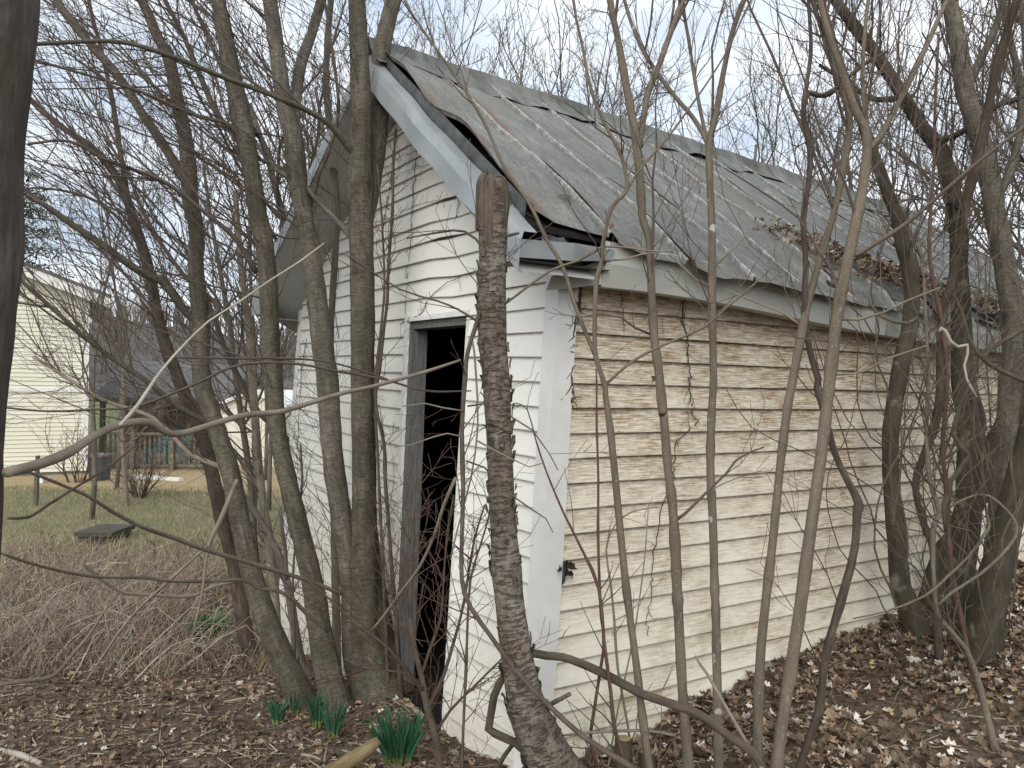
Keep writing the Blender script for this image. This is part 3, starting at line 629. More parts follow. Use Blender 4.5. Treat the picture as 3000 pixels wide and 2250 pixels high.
g_ = ground_at(105, 1480); Y_ = g_[1]; mb = MB(); tube(mb, [g_-[0, 0, .1], (g_[0]+.01, Y_, zat(1405, Y_, 105)), (g_[0]+.02, Y_, zat(1335, Y_, 105))], [.045, .042, .038], 8, .05)
tag(mb.build('wooden_post', M['bark_far'], base=g_), 'short weathered wooden post standing in the straw by the house', 'post')
for (pa, pb, lab) in (((385, 1402), (530, 1413), 'long white board lying on the straw by the deck'), ((115, 1416), (140, 1411), 'small white scrap on the grass by the wooden post')):
    A_, B_ = ground_at(*pa), ground_at(*pb); mb = MB(); d_ = B_-A_; nn = np.array([-d_[1], d_[0], 0]); nn = nn/np.linalg.norm(nn)*.07
    hexa(mb, [A_-nn, B_-nn, B_+nn, A_+nn, A_-nn+[0, 0, .1], B_-nn+[0, 0, .1], B_+nn+[0, 0, .1], A_+nn+[0, 0, .1]]); tag(mb.build('board' if pa[0] > 200 else 'scrap', M['white_trim'], base=A_), lab, 'board' if pa[0] > 200 else 'scrap')
# ------------------------------------------------------------------ trees and stems
def grow(mb, p, d, L_, r, lv, bias, sides=3, wig=.16, dens=1., ang=(.5, 1.0), ratio=(.35, .65), rmin=.0011):
    n = 4+int(L_*3) if lv else 3+int(L_*4); n = min(n, 12); pts = [p]; dirs = [d]; st = L_/n
    for i in range(n):
        d = d+RNG.normal(0, wig, 3)+bias*.07; d /= np.linalg.norm(d); p = p+d*st; pts.append(p); dirs.append(d)
    rr = np.maximum(np.linspace(r, r*.35, n+1), rmin); tube(mb, pts, rr, sides if r > .004 else 3, 0, False, seed=random.random()*9)
    if lv <= 0: return
    for i in range(1, n+1):
        if random.random() > dens*(.9 if i > 1 else .5): continue
        for sgn in ((1, -1) if random.random() < .35 else (random.choice((1, -1)),)):
            dd = dirs[i]; pr = np.cross(dd, RNG.normal(0, 1, 3)); pr /= np.linalg.norm(pr)+1e-9
            a = random.uniform(*ang); nd = dd*math.cos(a)+pr*math.sin(a)*sgn+bias*.15; nd /= np.linalg.norm(nd)
            grow(mb, pts[i], nd, L_*random.uniform(*ratio)*(1-.45*i/n), rr[i]*.6, lv-1, bias, sides, wig, dens*.85, ang, ratio, rmin)
def path3(px, Y0, dY, swing=0.):
    px = np.asarray(px, float); L_ = np.concatenate([[0], np.cumsum(np.hypot(*np.diff(px[:, :2], axis=0).T))]); k = L_/L_[-1]
    Ys_ = Y0+dY*k+swing*np.sin(k*5)
    P = np.array([at(x, y, Y_) for (x, y, _), Y_ in zip(px, Ys_)]); R_ = px[:, 2]/2*Ys_/FPX
    return P, R_
def resample(P, R_, step):
    ln = np.linalg.norm(np.diff(P, axis=0), axis=1).mean(); n = int(np.clip(round(ln/step), 1, 12))
    PP = cat_rom(P, n); k = np.linspace(0, len(P)-1, len(PP)); return PP, np.interp(k, np.arange(len(P)), R_)
def down(P, R_, flare=1.25, drop=None):
    """carry a stem whose foot is out of frame down into the ground"""
    d = P[0]-P[1]; d = d/np.linalg.norm(d); d[2] = min(d[2], -.8); d /= np.linalg.norm(d); p = P[0].copy(); ex = []; r = R_[0]
    for i in range(40):
        if p[2] < tz(p[0], p[1])-.08: break
        p = p+d*.09; ex.append(p.copy())
    if not ex: ex = [P[0]-[0, 0, .08]]
    n = len(ex); return np.vstack([ex[::-1], P]), np.concatenate([np.linspace(r*flare, r, n+1)[:-1], R_])
def beyond(P, R_, L_=1.2):
    d = P[-1]-P[-2]; d /= np.linalg.norm(d); ex = [P[-1]+d*L_*k+np.array([.05*math.sin(k*5), .1*k, .12*k*k])*L_ for k in (.35, .7, 1)]
    return np.vstack([P, ex]), np.concatenate([R_, R_[-1]*np.array([.85, .6, .3])])
UP = np.array([0, 0, 1.])
def seed_(): return random.random()*6
def tree(name, label, cat, mt, trunk, Y0=None, dY=0., limbs=(), twigs=0, tw=(.5, 1.0), lv=1, bias=UP, twm='twig', group=None, out=True, rough=.05, sides=14, start=.25, flare=1.45, step=.06, ground=True, trunkname='trunk', swing=0., mts=None, dens=.8, wig=.16, twr=.0035, spread=1., whips=0, wl=(.9, 2.0)):
    if Y0 is None: g_ = ground_at(trunk[0][0], trunk[0][1]-4); Y0 = g_[1]
    P, R_ = path3(trunk, Y0, dY, swing)
    P0, R0 = P, R_
    if ground: P, R_ = down(P, R_, flare)
    if out and (trunk[-1][1] < 30 or trunk[-1][0] < 10 or trunk[-1][0] > 2990): P, R_ = beyond(P, R_)
    PP, RR = resample(P, R_, step); base = PP[0] if ground else P[0]
    if name in ('sapling', 'vine', 'shrub') and len(PP) > 12:
        i = 3
        while i < len(PP)-2: RR[i] *= random.uniform(1.08, 1.24); i += random.randint(2, 6)
        RR = RR*(1+.05*np.sin(np.arange(len(RR))*.37+seed_()))
    root = thing(name, label, cat, base, group); seed = random.random()*20
    mb = MB(); tube(mb, PP, RR, sides, rough, True, seed); mb.build(trunkname, M[mt], root, smooth=True)
    hosts = [(PP, RR, start)]
    for lb in limbs:
        pts, dl = lb[0], lb[1]; m_ = lb[2] if len(lb) > 2 else mt
        j = np.argmin([np.hypot(pts[0][0]-q[0], pts[0][1]-q[1]) for q in trunk]); Yj = P0[j][1]
        A_, B_ = path3(pts, Yj, dl)
        if pts[-1][1] < 30 or pts[-1][0] < 10 or pts[-1][0] > 2990: A_, B_ = beyond(A_, B_, .9)
        A_, B_ = resample(A_, B_, step); mb = MB(); tube(mb, A_, B_, max(5, sides//2+1), rough, True, seed+1); mb.build('limb', M[m_], root, smooth=True); hosts.append((A_, B_, .15))
    if twigs:
        mb = MB(); wts = [len(h_[0])*(1 if i else .8) for i, h_ in enumerate(hosts)]
        for _ in range(twigs):
            A_, B_, s0 = random.choices(hosts, wts)[0]; i = int(random.uniform(s0, .99)*(len(A_)-1)); T_ = A_[i+1]-A_[i]; T_ /= np.linalg.norm(T_)+1e-9
            pr = np.cross(T_, RNG.normal(0, 1, 3)); pr /= np.linalg.norm(pr)+1e-9; a = random.uniform(.5, 1.1)
            d = T_*math.cos(a)+pr*math.sin(a)*spread+bias*.25; d /= np.linalg.norm(d)
            grow(mb, A_[i]+d*B_[i]*.5, d, random.uniform(*tw), min(B_[i]*.5, twr), lv, bias, wig=wig, dens=dens)
        for _ in range(whips):
            A_, B_, s0 = random.choices(hosts, wts)[0]; i = int(random.uniform(max(s0, .3), .97)*(len(A_)-1))
            d = bias*.9+RNG.normal(0, .28, 3); d /= np.linalg.norm(d)
            grow(mb, A_[i], d, random.uniform(*wl), min(B_[i]*.55, .0065), 2, bias, 4, .07, .42, (.35, .8), (.25, .5))
        tag(mb.build('twigs', M[twm], root), kind='stuff')
    return root
UL = np.array([-.75, .1, .75])
tree('tree', 'thick dark trunk close to the camera cut off by the left edge of the photo', 'tree', 'bark_near',
     [(-251, 2000, 340), (-186, 1700, 310), (-161, 1400, 290), (-141, 1150, 275), (-106, 900, 268), (-96, 700, 285), (-88, 420, 278), (-71, 200, 285), (-56, 0, 300), (-46, -200, 300)], 1.35, .1, sides=26, rough=.025, step=.035,
     limbs=[([(20, 1384, 32), (108, 1362, 31), (197, 1328, 30), (271, 1281, 24), (353, 1244, 23), (434, 1237, 22), (481, 1264, 20), (529, 1271, 19), (610, 1247, 18), (719, 1216, 17), (813, 1208, 16), (881, 1189, 15), (1003, 1152, 13), (1085, 1134, 12), (1166, 1112, 11), (1247, 1089, 10), (1349, 1055, 7)], 1.2, 'twig_pale'),
            ([(25, 1518, 9), (85, 1515, 9), (140, 1480, 8), (235, 1420, 7), (330, 1360, 6), (390, 1310, 5), (430, 1280, 4)], .5, 'twig_red'),
            ([(352, 1246, 11), (405, 1185, 11), (455, 1110, 10), (490, 1065, 8), (530, 1020, 7), (610, 942, 6), (700, 885, 6), (790, 822, 5), (880, 765, 5), (950, 712, 4)], .5, 'peeled')])
tree('tree', 'leftmost leaning trunk of the clump, forked high with a long limb to the left', 'tree', 'bark_grey',
     [(880, 2060, 92), (862, 2005, 76), (813, 1905, 70), (752, 1735, 62), (712, 1566, 56), (678, 1396, 54), (637, 1260, 52), (603, 1159, 52), (590, 1085, 50), (588, 949, 52), (573, 780, 44), (576, 678, 42), (556, 576, 46), (542, 407, 40), (522, 305, 38), (495, 170, 34), (468, 122, 30), (434, 40, 28), (405, -30, 26)], None, .7,
     limbs=[([(548, 535, 30), (475, 420, 28), (420, 339, 26), (352, 230, 26), (271, 135, 25), (203, 54, 24), (160, -10, 22)], .8),
            ([(588, 945, 26), (550, 920, 24), (515, 875, 24), (470, 822, 24), (400, 790, 22), (292, 712, 21), (200, 650, 18), (130, 600, 16), (75, 573, 14)], -.5),
            ([(600, 940, 16), (640, 900, 15), (560, 830, 12), (490, 740, 12), (430, 640, 10), (380, 520, 9), (330, 400, 8), (270, 300, 7), (200, 210, 6)], .6, 'twig'),
            ([(640, 1270, 20), (600, 1235, 18), (520, 1190, 17), (420, 1110, 16), (330, 1050, 15), (240, 980, 14), (150, 900, 13), (60, 820, 12)], -.6),
            ([(700, 1400, 18), (650, 1370, 16), (560, 1330, 15), (490, 1260, 13), (430, 1215, 12), (300, 1170, 10), (200, 1110, 10), (100, 1045, 9)], .9, 'twig_pale')],
     twigs=150, whips=36, tw=(.35, 1.1), lv=2, bias=UL, dens=.6, start=.4)
tree('tree', 'darker ridged trunk rising behind the leaning one, furthest left at its foot', 'tree', 'bark_ridged',
     [(740, 1932, 50), (729, 1900, 44), (705, 1769, 40), (678, 1633, 38), (651, 1532, 40), (630, 1430, 40), (603, 1315, 36), (569, 1227, 36), (529, 1125, 34), (515, 1085, 34), (488, 1017, 34), (461, 915, 30), (441, 813, 30), (420, 732, 30), (393, 651, 28), (373, 590, 26), (339, 515, 22), (271, 434, 20), (190, 380, 18), (122, 325, 16), (88, 291, 14)], None, .5,
     limbs=[([(420, 735, 18), (380, 600, 16), (350, 430, 15), (330, 300, 13), (300, 160, 12), (260, 0, 10)], .6), ([(461, 915, 12), (430, 800, 10), (395, 700, 9), (300, 600, 8), (190, 560, 7), (90, 550, 6)], -.4, 'twig')],
     twigs=80, whips=30, tw=(.4, 1.2), lv=2, bias=UL, dens=.6, start=.5, rough=.09)
tree('tree', 'smooth straight trunk of the clump just right of the leaning one', 'tree', 'bark_grey',
     [(985, 2078, 112), (976, 2040, 90), (942, 1871, 68), (915, 1701, 60), (874, 1532, 56), (841, 1396, 54), (813, 1260, 52), (800, 1125, 56), (790, 1017, 56), (786, 847, 54), (773, 712, 52), (752, 610, 54), (732, 475, 52), (712, 373, 60), (692, 271, 50), (671, 170, 50), (651, 54, 44), (640, -20, 42)], None, .4,
     limbs=[([(752, 800, 17), (690, 700, 14), (610, 630, 13), (475, 529, 12), (325, 475, 10), (203, 414, 9), (81, 422, 8)], -.6, 'twig'),
            ([(735, 480, 22), (690, 400, 20), (640, 340, 18), (590, 230, 16), (540, 110, 14), (480, -10, 12)], .7),
            ([(732, 470, 14), (678, 370, 12), (576, 339, 10), (420, 271, 9), (271, 224, 8), (102, 176, 8)], -.3, 'twig')],
     twigs=130, whips=40, tw=(.4, 1.0), lv=2, bias=UL, dens=.6, start=.35)
tree('tree', 'grey trunk passing just left of the biggest one, splitting into two limbs above the eave', 'tree', 'bark_fork',
     [(1062, 2020, 74), (1036, 1905, 64), (1029, 1735, 62), (1008, 1566, 60), (981, 1396, 62), (968, 1260, 60), (960, 1125, 62), (946, 1017, 64), (922, 814, 58), (905, 700, 52), (895, 644, 48), (874, 542, 56), (860, 407, 56), (834, 305, 50), (813, 170, 44), (800, 68, 44), (790, -20, 42)], None, .1,
     limbs=[([(858, 380, 36), (868, 271, 34), (884, 180, 34), (912, 102, 30), (942, 0, 30), (950, -30, 28)], .5),
            ([(885, 560, 22), (850, 520, 20), (805, 490, 18), (760, 400, 16), (700, 330, 15), (650, 200, 14), (600, 90, 12), (560, -10, 12)], .6),
            ([(900, 640, 16), (930, 520, 14), (960, 450, 12), (990, 340, 10), (985, 230, 9), (960, 60, 8), (950, -20, 7)], .4, 'twig')],
     twigs=80, whips=26, tw=(.3, .9), lv=2, bias=UL, dens=.6, start=.5)
tree('tree', 'tallest thickest trunk of the clump, standing against the shed wall left of the doorway', 'tree', 'bark_grey',
     [(1112, 2035, 205), (1098, 1985, 150), (1080, 1900, 98), (1070, 1803, 84), (1069, 1600, 74), (1066, 1396, 70), (1062, 1125, 68), (1062, 949, 70), (1059, 746, 70), (1056, 542, 74), (1058, 339, 62), (1052, 136, 54), (1046, 0, 50), (1044, -40, 48)], None, -.15,
     limbs=[([(1068, 700, 30), (1084, 590, 46), (1100, 480, 50), (1112, 339, 54), (1112, 203, 54), (1126, 102, 48), (1154, 0, 44), (1160, -30, 42)], .25, 'bark_fork'),
            ([(1140, 1990, 84), (1132, 1900, 66), (1110, 1760, 56), (1092, 1620, 44), (1084, 1480, 26)], .05, 'bark_ridged'),
            ([(1058, 480, 24), (1020, 430, 20), (949, 352, 17), (813, 285, 16), (664, 230, 15), (495, 163, 14), (339, 122, 12), (102, 129, 12)], -1.0),
            ([(1060, 740, 18), (1000, 660, 16), (940, 600, 15), (890, 540, 14), (840, 500, 12), (770, 470, 10), (700, 450, 9)], .4, 'bark_far')],
     twigs=60, whips=10, tw=(.3, .8), lv=2, bias=UL, dens=.6, start=.5, sides=24, rough=.035, step=.05)
tree('tree', 'pale thin trunk with exposed roots behind the leaning one near the shed corner', 'tree', 'twig_pale',
     [(812, 1965, 46), (812, 1890, 30), (808, 1800, 28), (800, 1700, 26), (785, 1560, 26), (765, 1440, 24), (752, 1300, 24), (740, 1120, 24), (735, 1040, 24), (728, 950, 22), (715, 860, 18), (700, 700, 16), (690, 560, 14)], None, .9,
     limbs=[([(812, 1950, 26), (790, 1985, 18), (768, 2000, 8)], -.05), ([(765, 1440, 14), (735, 1400, 12), (690, 1330, 11), (640, 1290, 10), (560, 1260, 9)], .4)], twigs=40, whips=8, tw=(.4, 1.), lv=2, bias=UL, dens=.6)
tree('tree', 'slim grey trunk curving up against the lower left end of the gable wall', 'tree', 'bark_far',
     [(905, 1995, 60), (880, 1945, 36), (862, 1830, 26), (845, 1720, 24), (820, 1630, 22), (800, 1590, 20), (772, 1540, 18), (735, 1480, 17), (700, 1440, 16)], None, .35,
     limbs=[([(840, 1700, 14), (836, 1620, 13), (828, 1560, 12), (822, 1500, 10)], 0.)], twigs=16, tw=(.3, .8), lv=1, bias=UL)
for (lab, pts, Y_, m_) in (('thin dark sapling crossing in front of the lower siding left of the clump', [(862, 2010, 8), (862, 1850, 7), (858, 1700, 7), (868, 1560, 6), (885, 1420, 6), (880, 1300, 6)], 4.5, 'twig'),
        ('knobbly thin stem rising in front of the gable right of the thickest trunk', [(1140, 1560, 11), (1128, 1400, 11), (1125, 1300, 10), (1100, 1180, 10), (1112, 1080, 11), (1125, 960, 10), (1135, 880, 9), (1138, 780, 9), (1150, 620, 8), (1152, 500, 7), (1158, 380, 6)], 4.35, 'bark_vine'),
        ('thin stem climbing just left of the knobbly one over the gable', [(1105, 1300, 8), (1098, 1150, 8), (1112, 1000, 7), (1126, 860, 7), (1124, 740, 6), (1116, 600, 6), (1105, 480, 5)], 4.4, 'twig')):
    tree('sapling', lab, 'sapling', m_, pts, Y_, 0, twigs=26, tw=(.1, .3), lv=1, bias=UP, sides=7, out=False, twm='twig')
# upper left thin trunk reaching out of frame and others further back
tree('tree', 'thin flaky-barked stem rising past the left eave behind the clump', 'tree', 'bark_far',
     [(972, 1200, 18), (968, 1000, 20), (975, 850, 18), (985, 700, 18), (990, 620, 17), (975, 480, 19), (962, 330, 20), (955, 250, 20), (960, 120, 19), (970, 0, 18), (975, -30, 17)], 5.2, .2, twigs=24, tw=(.3, .9), lv=2, bias=UL, rough=.09, sides=9)
# broken birch
birch_pts = [(1700, 2400, 205), (1660, 2330, 180), (1619, 2250, 150), (1585, 2176, 130), (1544, 2074, 112), (1517, 1938, 94), (1497, 1803, 84), (1483, 1667, 88), (1475, 1560, 76), (1469, 1464, 76), (1463, 1294, 74), (1456, 1119, 80), (1446, 1017, 82), (1442, 881, 84), (1444, 746, 80), (1444, 610, 90), (1442, 550, 86), (1440, 525, 80)]
birch = tree('dead_birch', 'broken-off dead birch snag with flaking bark in front of the shed corner', 'tree', 'bark_birch', birch_pts, 2.62, .12, sides=30, rough=.03, out=False, step=.03, flare=1.2)
Pb, Rb = path3(birch_pts, 2.62, .12)
mb = MB()
for i in range(46):                    # splintered top
    a = i/46*6.28; r_ = Rb[-1]*random.uniform(.35, 1.0); c_ = Pb[-1]+[math.cos(a)*r_, math.sin(a)*r_, -.02]; hh = random.uniform(.01, .04)*(1.3 if math.cos(a) < 0 else .7)
    tube(mb, [c_-[0, 0, .16], c_, c_+[random.uniform(-.004, .004), 0, hh]], [.011, .009, .0015], 5, 0.1, True, i)
tag(mb.build('splinters', M['wood_splinter'], birch), kind='stuff', label='bare splintered wood at the broken top')
mb = MB(); tube(mb, cat_rom(Pb[-4:]+[0, 0, .0], 4), np.interp(np.linspace(0, 3, 13), [0, 1, 2, 3], Rb[-4:]*[.9, 1.045, 1.03, .98]), 26, .035, False, 2.2); mb.build('bare_wood', M['wood_splinter'], birch, smooth=True)
mb = MB()
PPb, RRb = resample(Pb, Rb, .03)
for i in range(130):                   # curling bark flakes
    j = random.randrange(4, len(PPb)-12); a = random.uniform(-math.pi*1.05, .1) if random.random() < .4 else random.choice((random.uniform(-.35, .35), math.pi+random.uniform(-.35, .35))); r_ = RRb[j]
    T_ = PPb[j+1]-PPb[j]; T_ /= np.linalg.norm(T_); w_ = random.uniform(.12, .4); hh = random.uniform(.006, .028); lift = random.uniform(.004, .016); rows = []
    for u_ in (0, .5, 1):
        row = []
        for q in (-1, 0, 1):
            aa = a+q*w_; rr_ = r_*1.04+.001+lift*(u_**2 if random.random() < .9 else 1)*(1-.5*abs(q)); row.append(PPb[j]+T_*hh*(u_-.5)*2+np.array([math.cos(aa), math.sin(aa), 0])*rr_)
        rows.append(row)
    grid(mb, rows)
tag(mb.build('bark_flakes', M['bark_birch'], birch), kind='stuff')
for (px, w_, ln, dx) in ((1500, 14, .08, .05), (1385+15, 14, .05, -.04)):
    pass
def stub(x, y, Y_, d, L_, r): mb = MB(); p = at(x, y, Y_); tube(mb, [p, p+np.array(d)*L_*.5, p+np.array(d)*L_], [r, r*.9, r*.8], 8, .06); mb.build('branch_stub', M['bark_birch'], birch, smooth=True)
stub(1470, 695, 2.72, (.8, -.5, .1), .075, .006); stub(1600, 2070, 2.62, (.7, -.4, .55), .11, .009)
# saplings in front of the long wall
SAP = 'slender grey-brown sapling '
tree('sapling', 'kinked slender sapling first right of the shed corner, one branch sweeping over the roof', 'sapling', 'bark_sapling',
     [(1915, 2330, 27), (1903, 2250, 25), (1883, 2108, 23), (1863, 1938, 22), (1836, 1735, 22), (1815, 1532, 21), (1788, 1261, 19), (1774, 1168, 17), (1771, 1127, 16), (1746, 1048, 15), (1742, 985, 14), (1747, 827, 13), (1765, 763, 13), (1766, 722, 13), (1790, 610, 12), (1836, 556, 12), (1822, 461, 11), (1781, 380, 10), (1734, 271, 9), (1707, 136, 8), (1680, 0, 8)], 2.75, .2,
     limbs=[([(1746, 1046, 13), (1690, 910, 12), (1647, 779, 12), (1600, 700, 11), (1551, 597, 11), (1476, 488, 10), (1429, 380, 9), (1375, 285, 9), (1320, 203, 8), (1239, 88, 7), (1185, 0, 7)], .3),
            ([(1774, 1127, 9), (1850, 1060, 8), (1940, 1012, 8), (2060, 960, 7), (2130, 900, 6), (2190, 850, 5), (2255, 790, 4)], .15),
            ([(1766, 722, 9), (1690, 765, 8), (1612, 793, 8), (1510, 868, 7), (1440, 920, 7), (1408, 942, 6)], -.1),
            ([(1766, 722, 7), (1830, 724, 6), (1900, 735, 5), (1972, 738, 4)], 0., 'twig_pale'),
            ([(1765, 763, 7), (1830, 760, 6), (1880, 745, 5), (1940, 738, 4)], 0., 'twig_pale'),
            ([(1836, 556, 8), (1880, 490, 7), (1950, 410, 7), (2010, 330, 6), (2080, 230, 5), (2140, 130, 5), (2200, 0, 5)], .3)], twigs=30, whips=5, wl=(.5, 1.1), tw=(.1, .4), lv=1, bias=UP, start=.5, sides=10, rough=.03, wig=.22)
tree('sapling', 'second slender sapling from the shed corner, with a thin twig rising to the right', 'sapling', 'bark_sapling',
     [(2026, 2330, 34), (2018, 2250, 32), (2008, 2136, 30), (1999, 2010, 29), (1989, 1820, 28), (1984, 1731, 28), (1980, 1636, 28), (1970, 1478, 27), (1958, 1383, 26), (1945, 1225, 26), (1942, 1206, 26), (1929, 1080, 25), (1916, 985, 24), (1908, 842, 24), (1901, 700, 24), (1883, 644, 23), (1876, 542, 24), (1863, 407, 25), (1836, 258, 22), (1808, 102, 20), (1788, 0, 20)], 2.9, .2,
     limbs=[([(1872, 430, 20), (1885, 350, 19), (1900, 271, 18), (1927, 203, 18), (1968, 88, 17), (2002, 0, 16)], .2),
            ([(1981, 1524, 10), (2010, 1502, 9), (2070, 1442, 8), (2125, 1390, 7), (2155, 1350, 6), (2195, 1325, 5), (2238, 1310, 4)], .1, 'twig'),
            ([(1908, 980, 8), (1860, 960, 7), (1820, 930, 5), (1760, 921, 4), (1714, 928, 3)], -.1, 'twig')], twigs=24, whips=6, wl=(.5, 1.2), tw=(.1, .4), lv=1, start=.6, bias=UP, sides=12, rough=.02)
tree('sapling', 'third slender sapling from the shed corner, blotched with white lichen on its lower stem', 'sapling', 'bark_lichen',
     [(2108, 2330, 29), (2106, 2250, 28), (2103, 2073, 26), (2100, 1946, 26), (2097, 1788, 25), (2094, 1731, 25), (2089, 1541, 24), (2084, 1446, 24), (2081, 1352, 23), (2084, 1225, 23), (2090, 1119, 22), (2088, 1000, 22), (2086, 882, 22), (2086, 678, 21), (2080, 542, 20), (2078, 420, 22), (2097, 339, 17), (2131, 156, 15), (2171, 20, 14)], 2.95, .3,
     limbs=[([(2078, 430, 15), (2036, 353, 14), (1968, 271, 13), (1900, 176, 12), (1862, 100, 11), (1830, 0, 10)], .3),
            ([(2080, 440, 12), (2058, 353, 11), (2036, 237, 11), (2018, 120, 10), (2002, 10, 9)], .2),
            ([(2083, 840, 8), (2040, 820, 6), (2000, 782, 6), (1960, 745, 5)], 0., 'twig_pale'), ([(2095, 780, 7), (2140, 735, 6), (2170, 705, 5), (2190, 680, 4)], 0., 'twig_pale')], twigs=34, whips=8, wl=(.5, 1.2), tw=(.15, .5), lv=1, start=.6, bias=UP, sides=12, rough=.02)
tree('sapling', 'fourth slender sapling from the shed corner, leaning right toward its thicker neighbour', 'sapling', 'bark_sapling',
     [(2216, 2330, 30), (2219, 2244, 29), (2222, 2074, 27), (2229, 1905, 26), (2246, 1735, 26), (2266, 1566, 25), (2286, 1362, 24), (2307, 1193, 24), (2320, 1125, 24), (2361, 916, 22), (2402, 760, 21), (2443, 624, 20), (2476, 468, 20), (2490, 366, 17), (2476, 298, 16), (2443, 203, 15), (2402, 68, 14), (2380, -10, 13)], 2.8, .25,
     limbs=[([(2443, 610, 12), (2420, 540, 11), (2380, 440, 10), (2330, 330, 9), (2270, 180, 8), (2210, 50, 7), (2190, 0, 6)], .3, 'twig'), ([(2340, 950, 8), (2290, 915, 6), (2200, 880, 5), (2130, 850, 4)], .1, 'twig_pale')], twigs=30, whips=8, wl=(.5, 1.2), tw=(.15, .45), lv=1, start=.6, bias=UP, sides=12, rough=.02)
tree('sapling', 'thickest slender sapling before the long wall, one long branch rising to the right edge', 'sapling', 'bark_sapling',
     [(2268, 2330, 38), (2276, 2244, 36), (2293, 2108, 34), (2314, 1973, 34), (2341, 1803, 33), (2368, 1600, 33), (2402, 1362, 33), (2422, 1193, 33), (2429, 1125, 33), (2453, 916, 32), (2483, 766, 31), (2510, 644, 30), (2531, 529, 29), (2541, 434, 27), (2534, 373, 24), (2510, 332, 20), (2476, 237, 19), (2436, 122, 18), (2402, 0, 17)], 2.6, .3,
     limbs=[([(2541, 440, 20), (2578, 400, 18), (2619, 326, 17), (2666, 237, 16), (2714, 136, 15), (2775, 0, 14)], .3), ([(2538, 420, 16), (2535, 330, 14), (2527, 203, 13), (2544, 0, 11)], .2),
            ([(2504, 748, 15), (2530, 735, 14), (2578, 705, 13), (2660, 651, 12), (2748, 576, 11), (2850, 488, 10), (2999, 373, 9)], -.3),
            ([(2460, 880, 9), (2440, 800, 8), (2400, 740, 7), (2340, 640, 6), (2230, 560, 5), (2120, 490, 4)], .1, 'twig'),
            ([(2455, 935, 9), (2520, 935, 8), (2590, 915, 7), (2660, 880, 6), (2755, 842, 4)], -.2, 'twig_pale'),
            ([(2440, 1098, 7), (2500, 1095, 6), (2540, 1085, 6), (2600, 1050, 5), (2716, 1012, 4)], -.2, 'twig_pale'),
            ([(2430, 1000, 6), (2400, 997, 5), (2340, 990, 4), (2300, 970, 3)], .1, 'twig')], twigs=34, whips=10, wl=(.5, 1.3), tw=(.15, .5), lv=1, start=.6, bias=UP, sides=14, rough=.02)
tree('vine', 'dark ridged twisting vine trunk snaking up between the fourth and fifth saplings', 'vine', 'bark_vine',
     [(2345, 2240, 24), (2354, 2210, 23), (2368, 2169, 23), (2402, 2074, 23), (2415, 1939, 22), (2443, 1830, 21), (2476, 1715, 22), (2504, 1600, 21), (2510, 1505, 24), (2514, 1471, 24), (2483, 1410, 21), (2443, 1322, 19), (2415, 1213, 17), (2392, 1139, 17), (2398, 1112, 17), (2375, 1038, 17), (2358, 916, 17), (2361, 780, 17), (2354, 644, 17), (2368, 543, 16), (2375, 441, 16), (2354, 339, 15), (2361, 265, 14)], 2.95, .0,
     limbs=[([(2362, 268, 12), (2400, 280, 15), (2430, 275, 15), (2470, 240, 13), (2530, 190, 11), (2600, 150, 8)], .2), ([(2361, 265, 12), (2375, 150, 12), (2372, 60, 11), (2370, -20, 10)], .1)], twigs=12, tw=(.2, .6), lv=1, sides=12, rough=.08, out=False)
# door shrub
def shrub(name, label, pts, Y_, dY, limbs, tw_, **k): return tree(name, label, 'shrub', 'twig', pts, Y_, dY, limbs=limbs, twigs=tw_, trunkname='stem', twm='twig_red', **k)
shrub('shrub', 'twiggy leafless shrub tangled across the doorway', [(1295, 2330, 27), (1288, 2250, 25), (1276, 2153, 23), (1252, 2075, 21), (1235, 1982, 17), (1215, 1900, 15), (1203, 1819, 14), (1204, 1700, 12), (1208, 1600, 9), (1213, 1480, 7), (1218, 1400, 5)], 3.0, .1,
      [([(1252, 2075, 14), (1262, 2060, 12), (1300, 1980, 11), (1330, 1880, 10), (1352, 1800, 9), (1370, 1700, 8), (1390, 1580, 7), (1420, 1480, 5)], -.1), ([(1245, 2030, 11), (1200, 1980, 10), (1140, 1900, 9), (1060, 1840, 8), (1000, 1790, 7), (950, 1740, 6), (900, 1700, 5)], -.1),
       ([(1240, 2010, 9), (1180, 1970, 8), (1080, 1960, 7), (1010, 1930, 5)], -.1), ([(1235, 1982, 10), (1260, 1900, 8), (1290, 1820, 7), (1300, 1700, 6), (1310, 1560, 5), (1330, 1450, 4)], .05),
       ([(1276, 2150, 9), (1320, 2080, 8), (1380, 2020, 7), (1440, 1960, 6), (1500, 1900, 4)], -.15), ([(1215, 1900, 8), (1180, 1840, 7), (1150, 1760, 6), (1130, 1660, 5), (1120, 1560, 4)], 0.)], 105, tw=(.12, .38), lv=1, sides=9, bias=UP*.3, start=.2, twr=.0026, wig=.08, out=False)
